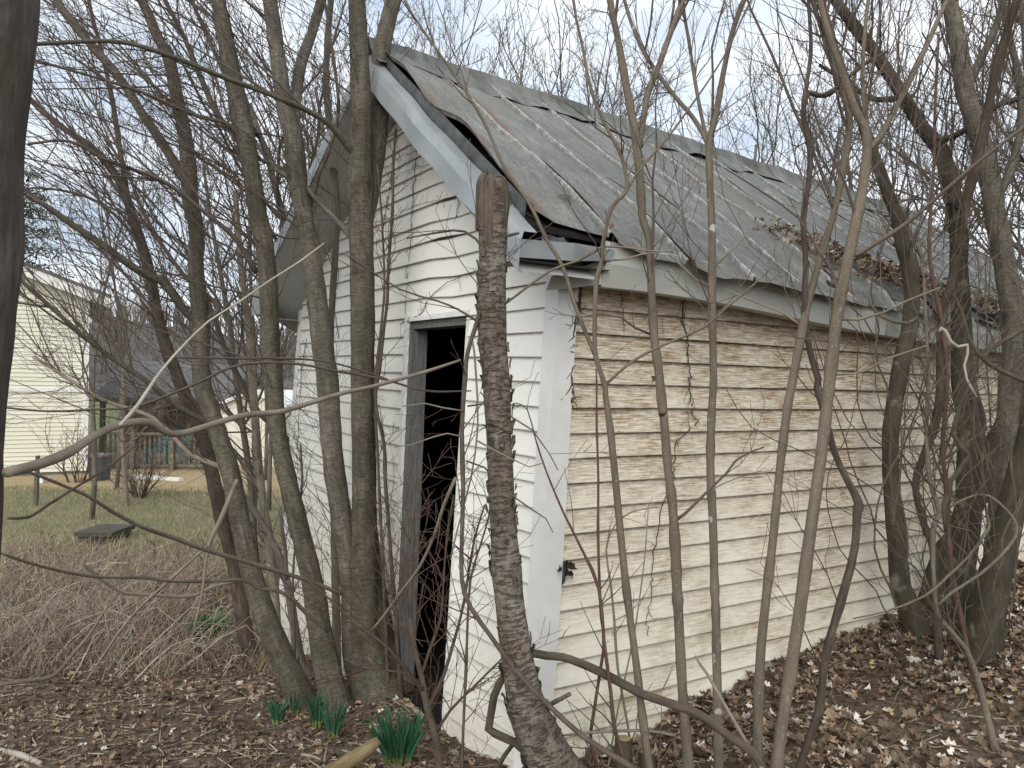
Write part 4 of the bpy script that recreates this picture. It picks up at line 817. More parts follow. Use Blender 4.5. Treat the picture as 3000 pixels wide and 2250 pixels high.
tree('sapling', 'thin dark sapling rising at the right edge of the doorway and forking beside the birch', 'sapling', 'twig',
     [(1900, 2290, 17), (1853, 2250, 16), (1796, 2215, 16), (1704, 2155, 15), (1600, 2060, 15), (1512, 1966, 15), (1435, 1860, 14), (1378, 1778, 14), (1353, 1697, 13), (1353, 1575, 13), (1357, 1429, 13), (1353, 1266, 13), (1363, 1103, 13), (1370, 1034, 13), (1398, 941, 13), (1422, 860, 9), (1424, 800, 8), (1418, 730, 8), (1361, 678, 7), (1290, 680, 6), (1192, 698, 4)], 2.5, .25,
     limbs=[([(1398, 941, 8), (1340, 905, 7), (1280, 881, 6), (1171, 847, 6), (1060, 775, 5), (1002, 739, 4)], .1, 'twig'), ([(1370, 1040, 8), (1385, 1000, 7), (1395, 1100, 7), (1400, 1250, 6), (1380, 1400, 6), (1340, 1550, 5), (1320, 1640, 5)], 0., 'twig_pale'),
            ([(1395, 1290, 6), (1450, 1320, 6), (1500, 1345, 5), (1550, 1368, 4), (1590, 1357, 3)], -.1, 'twig_pale'), ([(1370, 1190, 6), (1420, 1183, 6), (1480, 1210, 5), (1560, 1260, 5), (1610, 1330, 4), (1635, 1378, 3)], -.15, 'twig'),
            ([(1360, 1204, 6), (1300, 1195, 6), (1245, 1182, 5), (1180, 1190, 4)], -.1, 'twig_pale'), ([(1360, 1280, 6), (1310, 1270, 5), (1270, 1280, 5), (1200, 1305, 4), (1155, 1308, 3)], -.1, 'twig_pale'),
            ([(1365, 1350, 6), (1420, 1370, 6), (1470, 1430, 5), (1540, 1480, 5), (1600, 1520, 4), (1620, 1560, 3)], -.1, 'twig'), ([(1335, 1400, 11), (1300, 1480, 12), (1275, 1560, 11), (1230, 1660, 10), (1170, 1740, 9), (1120, 1810, 8), (1085, 1850, 6)], .3, 'twig_pale')], twigs=40, tw=(.1, .35), lv=1, sides=9, bias=UP*.4, wig=.08, twr=.003, twm='twig_red', out=False)
tree('sapling', 'very thin upright stem before the right doorway edge', 'sapling', 'twig', [(1352, 2330, 9), (1354, 2240, 9), (1358, 2120, 8), (1366, 1950, 8), (1370, 1820, 7), (1378, 1700, 7), (1400, 1620, 6), (1425, 1540, 5), (1450, 1430, 4)], 2.8, .1, twigs=22, tw=(.1, .3), lv=1, sides=6, bias=UP*.4, twm='twig_red', out=False)
for i, (lab, pts, Y_) in enumerate([('thin reddish stem rising before the long wall right of the corner post', [(1760, 2330, 10), (1745, 2225, 10), (1730, 2150, 10), (1768, 1905, 10), (1762, 1810, 10), (1757, 1730, 10), (1752, 1560, 8), (1753, 1400, 7), (1748, 1250, 6), (1748, 1120, 5), (1746, 1080, 4)], 2.8),
        ('reddish stem leaning left across the corner post from the foot of the long wall', [(1830, 2230, 12), (1800, 2130, 12), (1790, 2030, 11), (1770, 1880, 10), (1755, 1725, 10), (1710, 1620, 8), (1650, 1500, 7), (1600, 1380, 6), (1570, 1290, 5), (1545, 1200, 4), (1510, 1180, 3)], 2.75),
        ('wispy stem forking low before the long wall near the stumps', [(1850, 2225, 9), (1840, 2130, 8), (1810, 1960, 8), (1800, 1820, 7), (1788, 1700, 6), (1776, 1610, 5), (1800, 1540, 4), (1850, 1500, 4), (1925, 1485, 3)], 2.85),
        ('pale dry weed stalk leaning right before the long wall', [(1790, 2200, 5), (1810, 2080, 5), (1850, 1900, 5), (1870, 1780, 5), (1890, 1620, 4), (1900, 1480, 3)], 2.8)]):
    tree('sapling', lab, 'sapling', 'twig_red' if i < 2 else 'twig_pale', pts, Y_, 0, twigs=9, tw=(.1, .3), lv=0, sides=7, bias=UP*.4, out=False, twm='twig')
# heavy clump at the far end of the long wall
RB = UP+np.array([.15, 0, 0])
tree('tree', 'smooth dark trunk bowing out from the wall, leftmost of the right-hand clump', 'tree', 'bark_dark',
     [(2695, 1875, 92), (2687, 1844, 72), (2651, 1750, 60), (2635, 1700, 55), (2626, 1573, 52), (2613, 1446, 47), (2607, 1320, 45), (2613, 1225, 46), (2645, 1048, 48), (2664, 969, 42), (2673, 858, 45), (2664, 779, 46), (2645, 716, 43), (2632, 644, 38), (2585, 520, 33), (2550, 420, 30), (2500, 290, 28), (2455, 180, 26), (2420, 60, 24), (2400, -20, 22)], None, -.1, twigs=80, whips=13, tw=(.3, .9), lv=2, bias=RB, dens=.6, start=.5)
tree('tree', 'stout central trunk of the right-hand clump arching up to the left over the roof', 'tree', 'bark_dark',
     [(2815, 1870, 120), (2809, 1837, 92), (2812, 1700, 76), (2835, 1500, 72), (2844, 1320, 70), (2847, 1225, 74), (2830, 1150, 66), (2822, 1080, 60), (2815, 900, 52), (2809, 795, 50), (2809, 678, 48), (2782, 543, 48), (2754, 441, 44), (2700, 373, 38), (2646, 285, 36), (2578, 176, 34), (2524, 102, 32), (2456, 14, 30)], None, .2,
     limbs=[([(2754, 450, 26), (2790, 500, 30), (2798, 560, 32), (2790, 600, 26)], -.1), ([(2700, 375, 22), (2760, 410, 20), (2860, 360, 18), (2920, 310, 17), (2999, 285, 15)], -.2, 'bark_vine'), ([(2646, 285, 18), (2560, 290, 15), (2480, 240, 13), (2400, 190, 10)], .2)], twigs=85, whips=13, tw=(.3, .9), lv=2, bias=RB, dens=.6, start=.5)
tree('tree', 'lichen-spotted trunk slanting right through the middle of the right-hand clump', 'tree', 'bark_dark',
     [(2712, 1795, 64), (2728, 1735, 60), (2768, 1620, 62), (2806, 1573, 68), (2870, 1415, 76), (2917, 1320, 80), (2964, 1241, 84), (3010, 1130, 80), (3060, 1000, 74), (3110, 850, 70), (3140, 650, 62), (3160, 400, 54)], None, -.35, twigs=80, whips=13, tw=(.4, 1.0), lv=2, bias=RB, dens=.6)
tree('tree', 'pale upper trunk with a black lower stem, the rightmost full-height trunk', 'tree', 'bark_fork',
     [(2900, 1850, 70), (2915, 1640, 60), (2928, 1500, 56), (2945, 1300, 56), (2958, 1143, 58), (2972, 1016, 62), (2962, 890, 62), (2944, 780, 60), (2910, 610, 56), (2897, 509, 54), (2863, 380, 52), (2829, 271, 50), (2809, 136, 48), (2788, 34, 45), (2780, -20, 44)], 3.95, .1,
     limbs=[([(2829, 271, 28), (2860, 200, 24), (2900, 120, 22), (2930, 40, 20), (2940, -20, 18)], .2), ([(2910, 600, 26), (2960, 500, 24), (2990, 380, 22), (2985, 230, 20), (2950, 80, 18), (2940, -10, 16)], .3)], twigs=85, whips=13, tw=(.3, 1.), lv=2, bias=RB, dens=.6, start=.45)
tree('tree', 'wide-footed trunk at the right edge leaning out of the photo', 'tree', 'bark_dark',
     [(2872, 1935, 118), (2877, 1905, 98), (2904, 1735, 88), (2944, 1566, 78), (2985, 1396, 68), (3020, 1250, 62), (3060, 1050, 56), (3080, 850, 50)], None, -.3, twigs=20, tw=(.4, .9), lv=2, bias=RB, dens=.6)
tree('vine', 'straight dark stem slanting from the clump to the top right corner', 'vine', 'bark_vine',
     [(2748, 1850, 22), (2740, 1731, 20), (2733, 1605, 20), (2708, 1541, 19), (2683, 1446, 19), (2689, 1383, 21), (2724, 1288, 23), (2743, 1225, 25), (2756, 1136, 26), (2759, 921, 26), (2782, 848, 25), (2809, 712, 25), (2836, 576, 24), (2877, 407, 24), (2917, 217, 24), (2958, 68, 24), (2985, -10, 23)], 3.85, -.8, twigs=30, tw=(.2, .7), lv=1, bias=RB, dens=.6, sides=12, rough=.06)
tree('vine', 'thin red-brown vine hanging straight down through the right-hand clump', 'vine', 'twig_red',
     [(2915, 2150, 16), (2897, 2102, 15), (2849, 1973, 15), (2822, 1837, 14), (2800, 1731, 14), (2784, 1636, 14), (2778, 1510, 13), (2771, 1415, 13), (2762, 1320, 13), (2768, 1225, 13), (2775, 1100, 12), (2760, 950, 11), (2730, 800, 11), (2722, 700, 10), (2735, 500, 9), (2740, 300, 8), (2750, 100, 7)], 3.2, .1, twigs=36, tw=(.15, .5), lv=1, sides=8, rough=.06)
tree('vine', 'pale rooting vine leaning left from the leaf drift into the clump', 'vine', 'bark_sapling',
     [(2895, 2110, 20), (2870, 2010, 18), (2830, 1900, 16), (2760, 1820, 14), (2740, 1760, 13), (2732, 1557, 13), (2752, 1503, 13), (2725, 1415, 13), (2716, 1320, 12), (2714, 1240, 12), (2720, 1100, 11), (2712, 950, 10), (2706, 820, 9), (2690, 700, 8)], 3.1, .2, twigs=30, tw=(.15, .5), lv=1, sides=8, rough=.06, out=False)
mb = None
for lab, pts, Y_, dY, m_ in [('long pale looping vine swinging low in front of the right-hand clump', [(2500, 1812, 4), (2600, 1790, 6), (2711, 1745, 8), (2775, 1690, 8), (2838, 1630, 8), (2885, 1567, 8), (2898, 1541, 8), (2892, 1510, 7), (2885, 1472, 6)], 3.0, .2, 'bark_sapling'),
        ('second pale looping vine arching over the first at the right edge', [(2750, 1772, 7), (2790, 1735, 8), (2869, 1684, 9), (2933, 1627, 9), (2974, 1573, 9), (2977, 1535, 8), (2949, 1494, 8), (2898, 1453, 7), (2854, 1452, 7), (2806, 1472, 7), (2781, 1488, 7)], 2.95, .2, 'bark_sapling'),
        ('dark diagonal vine crossing the clump up to the right edge', [(2770, 1560, 8), (2765, 1480, 16), (2784, 1636-190, 16), (2784, 1410, 15), (2838, 1073+260, 15), (2790, 1270, 14), (2850, 1100, 13), (2901, 1023, 13), (3000, 966, 12), (3060, 930, 12)], 3.0, .1, 'bark_vine'),
        ('dark vine slanting down to the right across the clump under the eave', [(2792, 862, 10), (2820, 920, 10), (2838, 990, 10), (2870, 1040, 13), (2920, 1080, 14), (3010, 1120, 14), (3070, 1150, 14)], 3.0, -.2, 'bark_vine'),
        ('peeled white dead branch dangling in the right-hand clump', [(2752, 972, 9), (2757, 961, 10), (2768, 968, 11), (2785, 1000, 10), (2806, 1016, 10), (2833, 1010, 10), (2835, 1035, 8), (2825, 1070, 7), (2832, 1110, 7), (2845, 1135, 6), (2863, 1165, 4)], 2.9, 0, 'peeled'),
        ('bare branch arching left over the eave from the right-hand clump', [(2690, 930, 12), (2660, 948, 12), (2620, 942, 11), (2575, 925, 9), (2550, 890, 7), (2545, 870, 5)], 3.3, .1, 'bark_sapling'),
        ('short curved branch hanging behind the pale vines', [(2630, 1365, 4), (2650, 1300, 5), (2672, 1240, 6), (2690, 1190, 6), (2700, 1130, 5), (2720, 1060, 4)], 3.4, 0, 'twig')]:
    P, R_ = path3(pts, Y_, dY); PP, RR = resample(P, R_, .05); mb = MB(); tube(mb, PP, RR, 8, .05); tag(mb.build('branch' if 'branch' in lab else 'vine', M[m_], smooth=True, base=P[0]), lab, 'branch' if 'branch' in lab else 'vine')
mb = MB(); rv = np.random.default_rng(21)
for i in range(22):     # fine vines wandering up through the clump
    x0_, y0_ = rv.uniform(2610, 2990), rv.uniform(1500, 1900); Yv = rv.uniform(3.0, 3.7); p = at(x0_, y0_, Yv); d = np.array([rv.normal(0, .3), rv.normal(0, .15), 1.]); r_ = rv.uniform(.0018, .0055); n_ = int(rv.integers(14, 30)); P = [p]
    for k_ in range(n_): d = d+rv.normal(0, .24, 3)*[1, .5, 1]+[0, 0, .1]; d /= np.linalg.norm(d); p = p+d*.085; P.append(p)
    P = np.array(P)
    if (SMi@(P[0]-SO))[0] > -.05: continue
    P = np.array([q for q in P if (SMi@(q-SO))[0] < -.03 or q[2] > 2.6]); 
    if len(P) > 4: tube(mb, P, np.linspace(r_, r_*.45, len(P)), 4, 0, False, i)
o_ = mb.build('vine_tangle', M['twig'], base=at(2800, 1800, 3.4)); tag(o_, 'tangle of fine bare vines woven through the right-hand clump of trunks', 'vines', kind='stuff')
# ground-level logs, roots and sticks
def stick(name, cat, lab, pts, Y_=None, dY=0, m_='twig_pale', sides=9, rough=.05, lie=False):
    if lie:
        P = []; R_ = []
        for x, y, w in pts:
            g_ = ground_at(x, y); P.append(g_+[0, 0, w/2*g_[1]/FPX]); R_.append(w/2*g_[1]/FPX)
        P = np.array(P); R_ = np.array(R_)
    else: P, R_ = path3(pts, Y_, dY)
    PP, RR = resample(P, R_, .04); mb = MB(); tube(mb, PP, RR, sides, rough, True, random.random()*9); return tag(mb.build(name, M[m_], smooth=True, base=P[0]), lab, cat)
stick('vine', 'vine', 'thick dark ridged vine arching down to the right from behind the birch', [(1500, 1935, 20), (1553, 1913, 22), (1600, 1920, 23), (1650, 1925, 24), (1695, 1940, 24), (1740, 1960, 24), (1790, 1985, 25), (1840, 2012, 25), (1885, 2035, 25), (1980, 2067, 24), (2030, 2085, 25), (2075, 2111, 26), (2138, 2159, 26), (2201, 2200, 27), (2235, 2250, 26), (2260, 2320, 26)], 2.85, -.25, 'bark_vine', 14, .07)
stick('root', 'root', 'kinked black root bent like an elbow left of the birch foot', [(1482, 1985, 18), (1471, 1990, 20), (1455, 2020, 22), (1447, 2040, 22), (1438, 2100, 22), (1432, 2135, 25), (1451, 2149, 25), (1512, 2177, 25), (1553, 2212, 27), (1590, 2250, 28)], 2.72, -.05, 'bark_vine', 12, .09)
stick('stick', 'stick', 'dark thin stick propped under the elbow root', [(1452, 2255, 14), (1480, 2210, 13), (1510, 2170, 12), (1535, 2135, 10)], 2.7, .05, 'bark_vine')
stick('stick', 'stick', 'straight pale stick leaning across the second and third saplings near the ground', [(2037, 1921, 7), (2050, 1945, 8), (2072, 1975, 9), (2119, 2057, 10), (2170, 2146, 11), (2205, 2205, 12), (2240, 2265, 12)], 2.85, -.25)
stick('stick', 'stick', 'grey horizontal stick lying over the stumps', [(1600, 2155, 5), (1647, 2155, 6), (1710, 2147, 8), (1780, 2143, 9), (1869, 2140, 9), (1930, 2145, 9), (1980, 2156, 8)], 2.75, .05)
stick('root', 'root', 'bare yellowish root arching out of the soil beside the front daffodils', [(915, 2300, 36), (968, 2262, 42), (1010, 2238, 42), (1050, 2214, 40), (1085, 2190, 36), (1110, 2168, 22)], 3.25, .12, 'root_bark', 14, .08)
stick('branch', 'branch', 'long bare branch hanging low across the yard, the thickest of the hanging ones', [(75, 1365+15, 8), (130, 1400, 10), (190, 1425, 9), (260, 1455, 10), (340, 1505, 11), (420, 1545, 12), (520, 1580, 13), (600, 1610, 13), (700, 1640, 13), (800, 1670, 13), (900, 1700, 12), (1000, 1740, 11)], 2.4, 1.2, 'bark_sapling')
stick('branch', 'branch', 'lower of the bare branches hanging across the rough grass', [(0, 1620, 8), (90, 1650, 8), (190, 1675, 9), (290, 1690, 9), (420, 1692, 10), (500, 1702, 10), (620, 1703, 10), (710, 1700, 11), (760, 1725, 10), (800, 1728, 12), (850, 1750, 12), (900, 1800, 12), (960, 1850, 10)], 2.6, 1.3, 'bark_sapling')
stick('branch', 'branch', 'pale sagging branch hanging lowest over the yard', [(238, 1645, 7), (262, 1670, 8), (320, 1715, 9), (370, 1738, 9), (440, 1743, 9), (520, 1748, 9), (570, 1745, 9), (620, 1720, 8), (690, 1705, 7)], 3.2, .5, 'twig_pale')
stick('branch', 'branch', 'straight broken branch standing pale against the lawn', [(565, 1850, 5), (590, 1750, 7), (607, 1620, 9), (620, 1575, 12), (645, 1525, 14), (670, 1465, 14), (695, 1405, 12)], 3.3, .2, 'twig_pale')
stick('branch', 'branch', 'slanting stem rising from lower left to the broken branch', [(250, 2000, 5), (350, 1850, 7), (420, 1770, 8), (480, 1715, 9), (540, 1660, 8), (607, 1600, 8)], 3.1, .3, 'twig_pale')
stick('branch', 'branch', 'dark branch entering low at the left edge and forking upward', [(-30, 2010, 14), (60, 1997, 13), (120, 1990, 12), (165, 1975, 12), (215, 1915, 10), (262, 1860, 9), (300, 1800, 7), (350, 1730, 4)], 2.7, .4, 'bark_sapling')
stick('branch', 'branch', 'thin dark branch sweeping right across the trunks above the doorway height', [(20, 995+200, 6), (140, 1205, 6), (270, 1200, 7), (400, 1190, 7), (560, 1130, 8), (700, 1070, 8), (860, 1065, 8), (1000, 1090, 8), (1120, 1110, 7), (1250, 1145, 6), (1380, 1145, 4)], 2.6, 1.0, 'twig')
stick('branch', 'branch', 'thin branch crossing level in front of the clump at horizon height', [(480, 1046, 5), (560, 1048, 6), (700, 1050, 7), (830, 1050, 7), (960, 1060, 6), (1090, 1095, 5), (1170, 1125, 4)], 3.0, .6, 'twig')
lies = [((150, 2072), (330, 2062), (450, 2048), 'long straight twig lying flat at lower left'), ((600, 2290), (700, 2215), (760, 2150), 'stick pointing up toward the small daffodils'), ((760, 2148), (825, 2090), (885, 2020), 'upper length of the stick beside the leaning trunk'),
        ((640, 2062), (760, 2040), (850, 2020), 'straight twig lying level near the leaning trunk foot'), ((405, 1930), (440, 1970), (475, 2000), 'forked pale twig left of the bare soil'), ((560, 1985), (640, 2000), (765, 1960), 'thin pale twig on the bare soil'),
        ((380, 2260), (470, 2210), (560, 2190), 'stick lying at the bottom edge of the leaf scraps'), ((280, 2110), (300, 2160), (308, 2190), 'short pale twig standing in the leaf scraps'), ((0, 2205), (60, 2225), (120, 2245), 'weathered white branch at the bottom left corner'),
        ((865, 2213), (905, 2218), (940, 2228), 'pale chip of wood left of the root'), ((1000, 2200), (1020, 2206), (1045, 2212), 'white splinter above the yellow root'), ((1020, 2180), (1050, 2184), (1075, 2190), 'short pale stick above the yellow root'),
        ((915, 2160), (935, 2155), (960, 2145), 'stub of stick at the foot of the middle daffodils'), ((2290, 2240), (2400, 2222), (2530, 2185), 'curved white-tipped stick lying at the bottom right'), ((2210, 2160), (2290, 2105), (2440, 2050), 'broken branch with a white broken end lying among the leaves'), ((2590, 2248), (2650, 2230), (2690, 2212), 'thin pale twig at the bottom right edge'),
        ((2700, 2030), (2720, 1960), (2745, 1900), 'upright stub of root in the leaf drift')]
for i, (a, b_, c_, lab) in enumerate(lies):
    w = [6, 10, 11, 7, 7, 5, 8, 6, 22, 9, 7, 8, 9, 10, 14, 6, 14][i]; stick('stick', 'stick', lab, [(*a, w*.7), (*b_, w), (*c_, w*.7)], m_=['twig_pale', 'bark_sapling', 'bark_sapling', 'stick_pale', 'stick_pale', 'stick_pale', 'twig_pale', 'stick_pale', 'peeled', 'stick_pale', 'peeled', 'stick_pale', 'stick_pale', 'twig_pale', 'bark_sapling', 'stick_pale', 'twig'][i], lie=True, sides=7)
def stump(px, py, w, h, lab):
    Y_ = 2.78; top = at(px, py, Y_); r_ = w/2*Y_/FPX; t_ = thing('stump', lab, 'stump', (top[0], top[1], tz(top[0], top[1])))
    mb = MB(); tube(mb, [(top[0], top[1], tz(top[0], top[1])-.1), (top[0]+.004, top[1], (top[2]+tz(top[0], top[1]))/2), top], [r_*1.25, r_*1.08, r_], 16, .05, True, px); mb.build('bark', M['bark_dark'], t_, smooth=False)
    mb = MB(); n = 18; mb.add([top+[0, 0, .003]]+[top+[math.cos(i/n*6.283)*r_*.86, math.sin(i/n*6.283)*r_*.86, .003] for i in range(n)], [(0, 1+i, 1+(i+1) % n) for i in range(n)]); mb.build('cut_face', plain('cut_wood', (.22, .19, .09), (.36, .30, .16), 40), t_)
stump(1826, 2165, 50, 0, 'mossy cut stump left of its twin at the foot of the long wall'); stump(1896, 2205, 46, 0, 'lower cut stump half behind the first sapling')
# daffodils
def daff(name, lab, cx, cy, wpx, hpx, n, Y_=None):
    g_ = ground_at(cx, cy); Y_ = g_[1]; s_ = Y_/FPX; t_ = thing(name, lab, 'flower plant', g_); R2 = wpx*s_*.5; H2 = hpx*s_
    for i in range(n):
        a = random.uniform(0, 6.28); q = math.sqrt(random.random()); bx, by = g_[0]+math.cos(a)*R2*.45*q, g_[1]+math.sin(a)*R2*.3*q
        lean = np.array([math.cos(a)*R2*q*.75+random.gauss(0, .012), math.sin(a)*R2*q*.5+random.gauss(0, .012), 0]); h_ = H2*random.uniform(.62, 1.02); w_ = random.uniform(.0045, .0075); yaw = random.uniform(-1.2, 1.2)
        sd = np.array([math.cos(yaw), math.sin(yaw), 0])*w_; P = []
        for k in (0, .3, .6, .85, 1):
            c0 = np.array([bx, by, tz(bx, by)-.02])+lean*k**1.6+[0, 0, h_*k]; wk = (.8, 1, 1, .85, .25)[int(k*4+.01)] if k < 1 else .2; P.append([c0-sd*wk, c0+np.array([-sd[1], sd[0], 0])*.35, c0+sd*wk])
        mb = MB(); P = np.array(P); g0 = np.array([.036, .11, .058])*random.uniform(.7, 1.3); F = [(r_*3+j, r_*3+j+1, (r_+1)*3+j+1, (r_+1)*3+j) for r_ in range(4) for j in range(2)]
        cols = [(.16, .2, .07)]*2+[tuple(g0)]*6; me_cols = [(*c_, 1) for c_ in cols]
        for f_, c_ in zip(F, me_cols): pass
        mb.V.append(P.reshape(-1, 3)); mb.F += F; mb.A.append(P.reshape(-1, 3)); mb.n += 15; mb.c = me_cols
        mb.build('leaf', M['daff'], t_)
daff('daffodil', 'largest clump of green daffodil leaves, in front at the bottom', 1168, 2238, 165, 165, 85)
daff('daffodil', 'middle clump of green daffodil leaves at the foot of the two trunks', 972, 2165, 80, 125, 30)
daff('daffodil', 'daffodil leaves rising hard against the leaning trunk foot', 925, 2135, 60, 120, 22)
daff('daffodil', 'smallest clump of daffodil leaves, furthest left', 812, 2125, 55, 85, 18)
daff('daffodil', 'thin sheaf of daffodil leaves leaning in front of the leaning trunk', 862, 2090, 40, 95, 9)
g_ = ground_at(605, 1868); mb = MB()
for i in range(420):
    a = random.uniform(0, 6.28); q = random.random()**.6; b0 = g_+[math.cos(a)*.1*q, math.sin(a)*.1*q, -.02]; tip = b0+[math.cos(a)*.13*q+random.gauss(0, .02), math.sin(a)*.13*q, random.uniform(.12, .24)]; md = (b0+tip)/2+[0, 0, .03]
    c_ = np.array([.045, .15, .05])*random.uniform(.6, 1.4); mb.add([b0-[.003, 0, 0], b0+[.003, 0, 0], md+[.003, 0, 0], tip, md-[.003, 0, 0]], [(0, 1, 2, 3, 4)], None, (*c_, 1))
gt = thing('grass_tuft', 'dark green grass tuft standing alone in the dry leaves at left', 'grass tuft', g_); tag(mb.build('blades', M['daff'], gt), kind='stuff')
# dry grass, brambles, twig debris
mb = MB()
for i in range(17000):
    y = random.uniform(5.2, 17)**1.0; x = random.uniform(-.62*y-.5, .0)
    if y < 8: x = random.uniform(-.62*y-.5, -.30*y)
    if inshed(x, y, .05): continue
    if 10.8 < y < 15.2 and random.random() < .85: continue
    if y > 15.6 and random.random() < .6: continue
    if y < 6.6 and random.random() < .6: continue
    z = tz(x, y); h_ = random.uniform(.04, .19)*(1 if y < 11 else .5); w = .0022+.0003*y; dx, dy = random.gauss(0, .5)*h_, random.gauss(0, .5)*h_
    c_ = random.choice([(.36, .29, .18), (.27, .2, .125), (.42, .36, .24), (.2, .145, .1), (.24, .25, .13), (.15, .11, .085)]) if y < 15.6 else random.choice([(.42, .31, .14), (.34, .25, .11), (.5, .4, .2)])
    c_ = np.array(c_)*random.uniform(.7, 1.2); mb.add([(x-w, y, z), (x+w, y, z), (x+dx*.4+w*.6, y+dy*.4, z+h_*.7), (x+dx, y+dy, z+h_), (x+dx*.4-w*.6, y+dy*.4, z+h_*.7)], [(0, 1, 2, 3, 4)], None, (*c_, 1))
for i in range(9000):
    y = random.uniform(10.3, 16); x = random.uniform(-.66*y, -.12*y)
    if inshed(x, y, .1): continue
    z = tz(x, y); h_ = random.uniform(.03, .10)*(2.0 if random.random() < .06 else 1); w = .006; dx = random.gauss(0, .03)
    c_ = np.array(random.choice([(.16, .2, .08), (.2, .22, .1), (.34, .29, .18), (.26, .21, .13), (.12, .15, .06)]))*random.uniform(.7, 1.2); mb.add([(x-w, y, z), (x+w, y, z), (x+dx, y, z+h_)], [(0, 1, 2)], None, (*c_, 1))
tag(mb.build('dry_grass', M['grass']), 'tan dry grass matted over the yard left of the shed', 'grass', kind='stuff')
mb = MB()
for i in range(2100):
    y = random.uniform(5.0, 10.3); x = random.uniform(-.66*y, -.30*y if y < 8 else -.16*y)
    if random.random() < .55: x = random.uniform(-.70*y, -.42*y)
    if inshed(x, y, .1): continue
    z = tz(x, y); h_ = random.uniform(.15, .5)*(.55 if x > -.42*y else 1)*(1 if y < 8 else .6); a = random.gauss(.3, 1.4); L_ = h_*random.uniform(.5, 1.9); d = np.array([math.cos(a), math.sin(a)*.6, 0])*L_
    P = [np.array([x, y, z-.02])+d*k+np.array([0, 0, h_*(k*1.9-k*k*random.uniform(.7, 1.5))])+RNG.normal(0, .012, 3)*(k > 0) for k in (0, .25, .5, .75, 1)]
    c_ = random.choice([(.25, .165, .13), (.2, .15, .125), (.33, .26, .19), (.47, .41, .31), (.16, .125, .11), (.28, .185, .135), (.40, .355, .3), (.25, .2, .17)]); r_ = random.uniform(.0022, .0045)
    tube(mb, P, np.linspace(r_, r_*.4, 5), 3, 0, False, 0, col=(*(np.array(c_)*random.uniform(.7, 1.2)), 1))
tag(mb.build('bramble', M['grass']), 'tangle of reddish dry brambles across the rough yard', 'brambles', kind='stuff')
mb = MB()
for i in range(5200):
    if random.random() < .75: y = random.uniform(2.4, 7.2); x = random.uniform(-.75*y, .3)
    else: y = random.uniform(2.2, 5); x = random.uniform(.3, .85*y)
    if inshed(x, y, .03): continue
    a = random.uniform(0, 3.14); L_ = random.uniform(.03, .22); p = np.array([x, y, 0]); d = np.array([math.cos(a), math.sin(a), 0])*L_/2; r_ = random.uniform(.0011, .0035)
    P = [p-d, p+RNG.normal(0, L_*.06, 3), p+d]
    for q in P: q[2] = tz(q[0], q[1])+r_+random.uniform(0, .012)
    c_ = random.choice([(.26, .19, .12), (.34, .27, .18), (.12, .085, .06), (.2, .15, .1), (.45, .38, .28)]); tube(mb, P, [r_, r_, r_*.6], 4, 0, False, col=(*(np.array(c_)*random.uniform(.7, 1.1)), 1))
for i in range(260):     # upright weed stems in the near soil
    y = random.uniform(3.2, 6); x = random.uniform(-.68*y, -.25*y); h_ = random.uniform(.08, .4); p = np.array([x, y, tz(x, y)-.01]); tube(mb, [p, p+[random.gauss(0, .02), 0, h_*.5], p+[random.gauss(0, .05), random.gauss(0, .03), h_]], [.0018, .0015, .001], 4, 0, False, col=(.09, .06, .05, 1))
tag(mb.build('ground_twigs', M['grass']), 'broken twigs and stalks scattered over the soil', 'twigs', kind='stuff')
# ------------------------------------------------------------------ dead vines on the shed
def wallvine(lab, fn, pts, r_, nt, flat=.3, m_='bark_vine', cat='vine'):
    """pts in wall coordinates (u, h); fn maps (u, h, out) to the world"""
    P = [fn(u, h, .02) for u, h in pts]; PP = cat_rom(P, 5); PP[1:-1] += RNG.normal(0, .004, (len(PP)-2, 3)); root = thing('vine', lab, cat, P[0]); mb = MB(); tube(mb, PP, np.linspace(r_, r_*.5, len(PP)), 6, .1, True); mb.build('stem', M[m_], root)
    mb = MB()
    for i in range(nt):
        j = random.randrange(1, len(PP)-1); u, h = np.array(pts[0]), 0; k = j/(len(PP)-1)*(len(pts)-1); i0 = min(int(k), len(pts)-2); q = np.array(pts[i0])*(1-k+i0)+np.array(pts[i0+1])*(k-i0)
        a = random.uniform(-2.6, -.2) if random.random() < .6 else random.uniform(.2, 2.8); L_ = random.uniform(.02, .11)*(1 if flat > .2 else .5); pp = []
        for kk in range(5): pp.append(fn(q[0], q[1], .018+.01*random.random())); a += random.gauss(0, .5); q = q+np.array([math.cos(a), math.sin(a)])*L_/4
        tube(mb, pp, np.linspace(r_*.45, .0008, 5), 4, 0, False)
    tag(mb.build('tendrils', M['twig'], root), kind='stuff')
def ws(x, y): q = onshed(x, y, t=0); return (q[1], q[2])
def wf(x, y): q = onshed(x, y, s=0); return (q[0], q[2])
sm = [ws(*q) for q in ((1995, 870), (1992, 930), (2003, 985), (2006, 1010), (2005, 1040), (2010, 1080), (2012, 1110), (2013, 1160), (2017, 1200), (2030, 1240), (1975, 1290), (1970, 1350), (1962, 1410), (1930, 1480), (1920, 1560), (1905, 1620), (1902, 1680), (1900, 1740), (1888, 1800), (1890, 1860))]
wallvine('thin dead vine winding down the long wall between the second and third saplings', fs, sm, .0035, 34)
wallvine('short dead vine under the eave right of the corner post', fs, [ws(*q) for q in ((1790, 835), (1810, 850), (1813, 890), (1818, 920), (1820, 975))], .0022, 8)
wallvine('matted dead vine hanging down the corner post below the eave', fs, [ws(*q) for q in ((1650, 760), (1672, 800), (1690, 830), (1690, 900), (1675, 960), (1668, 1080), (1666, 1150), (1664, 1200))], .006, 40)
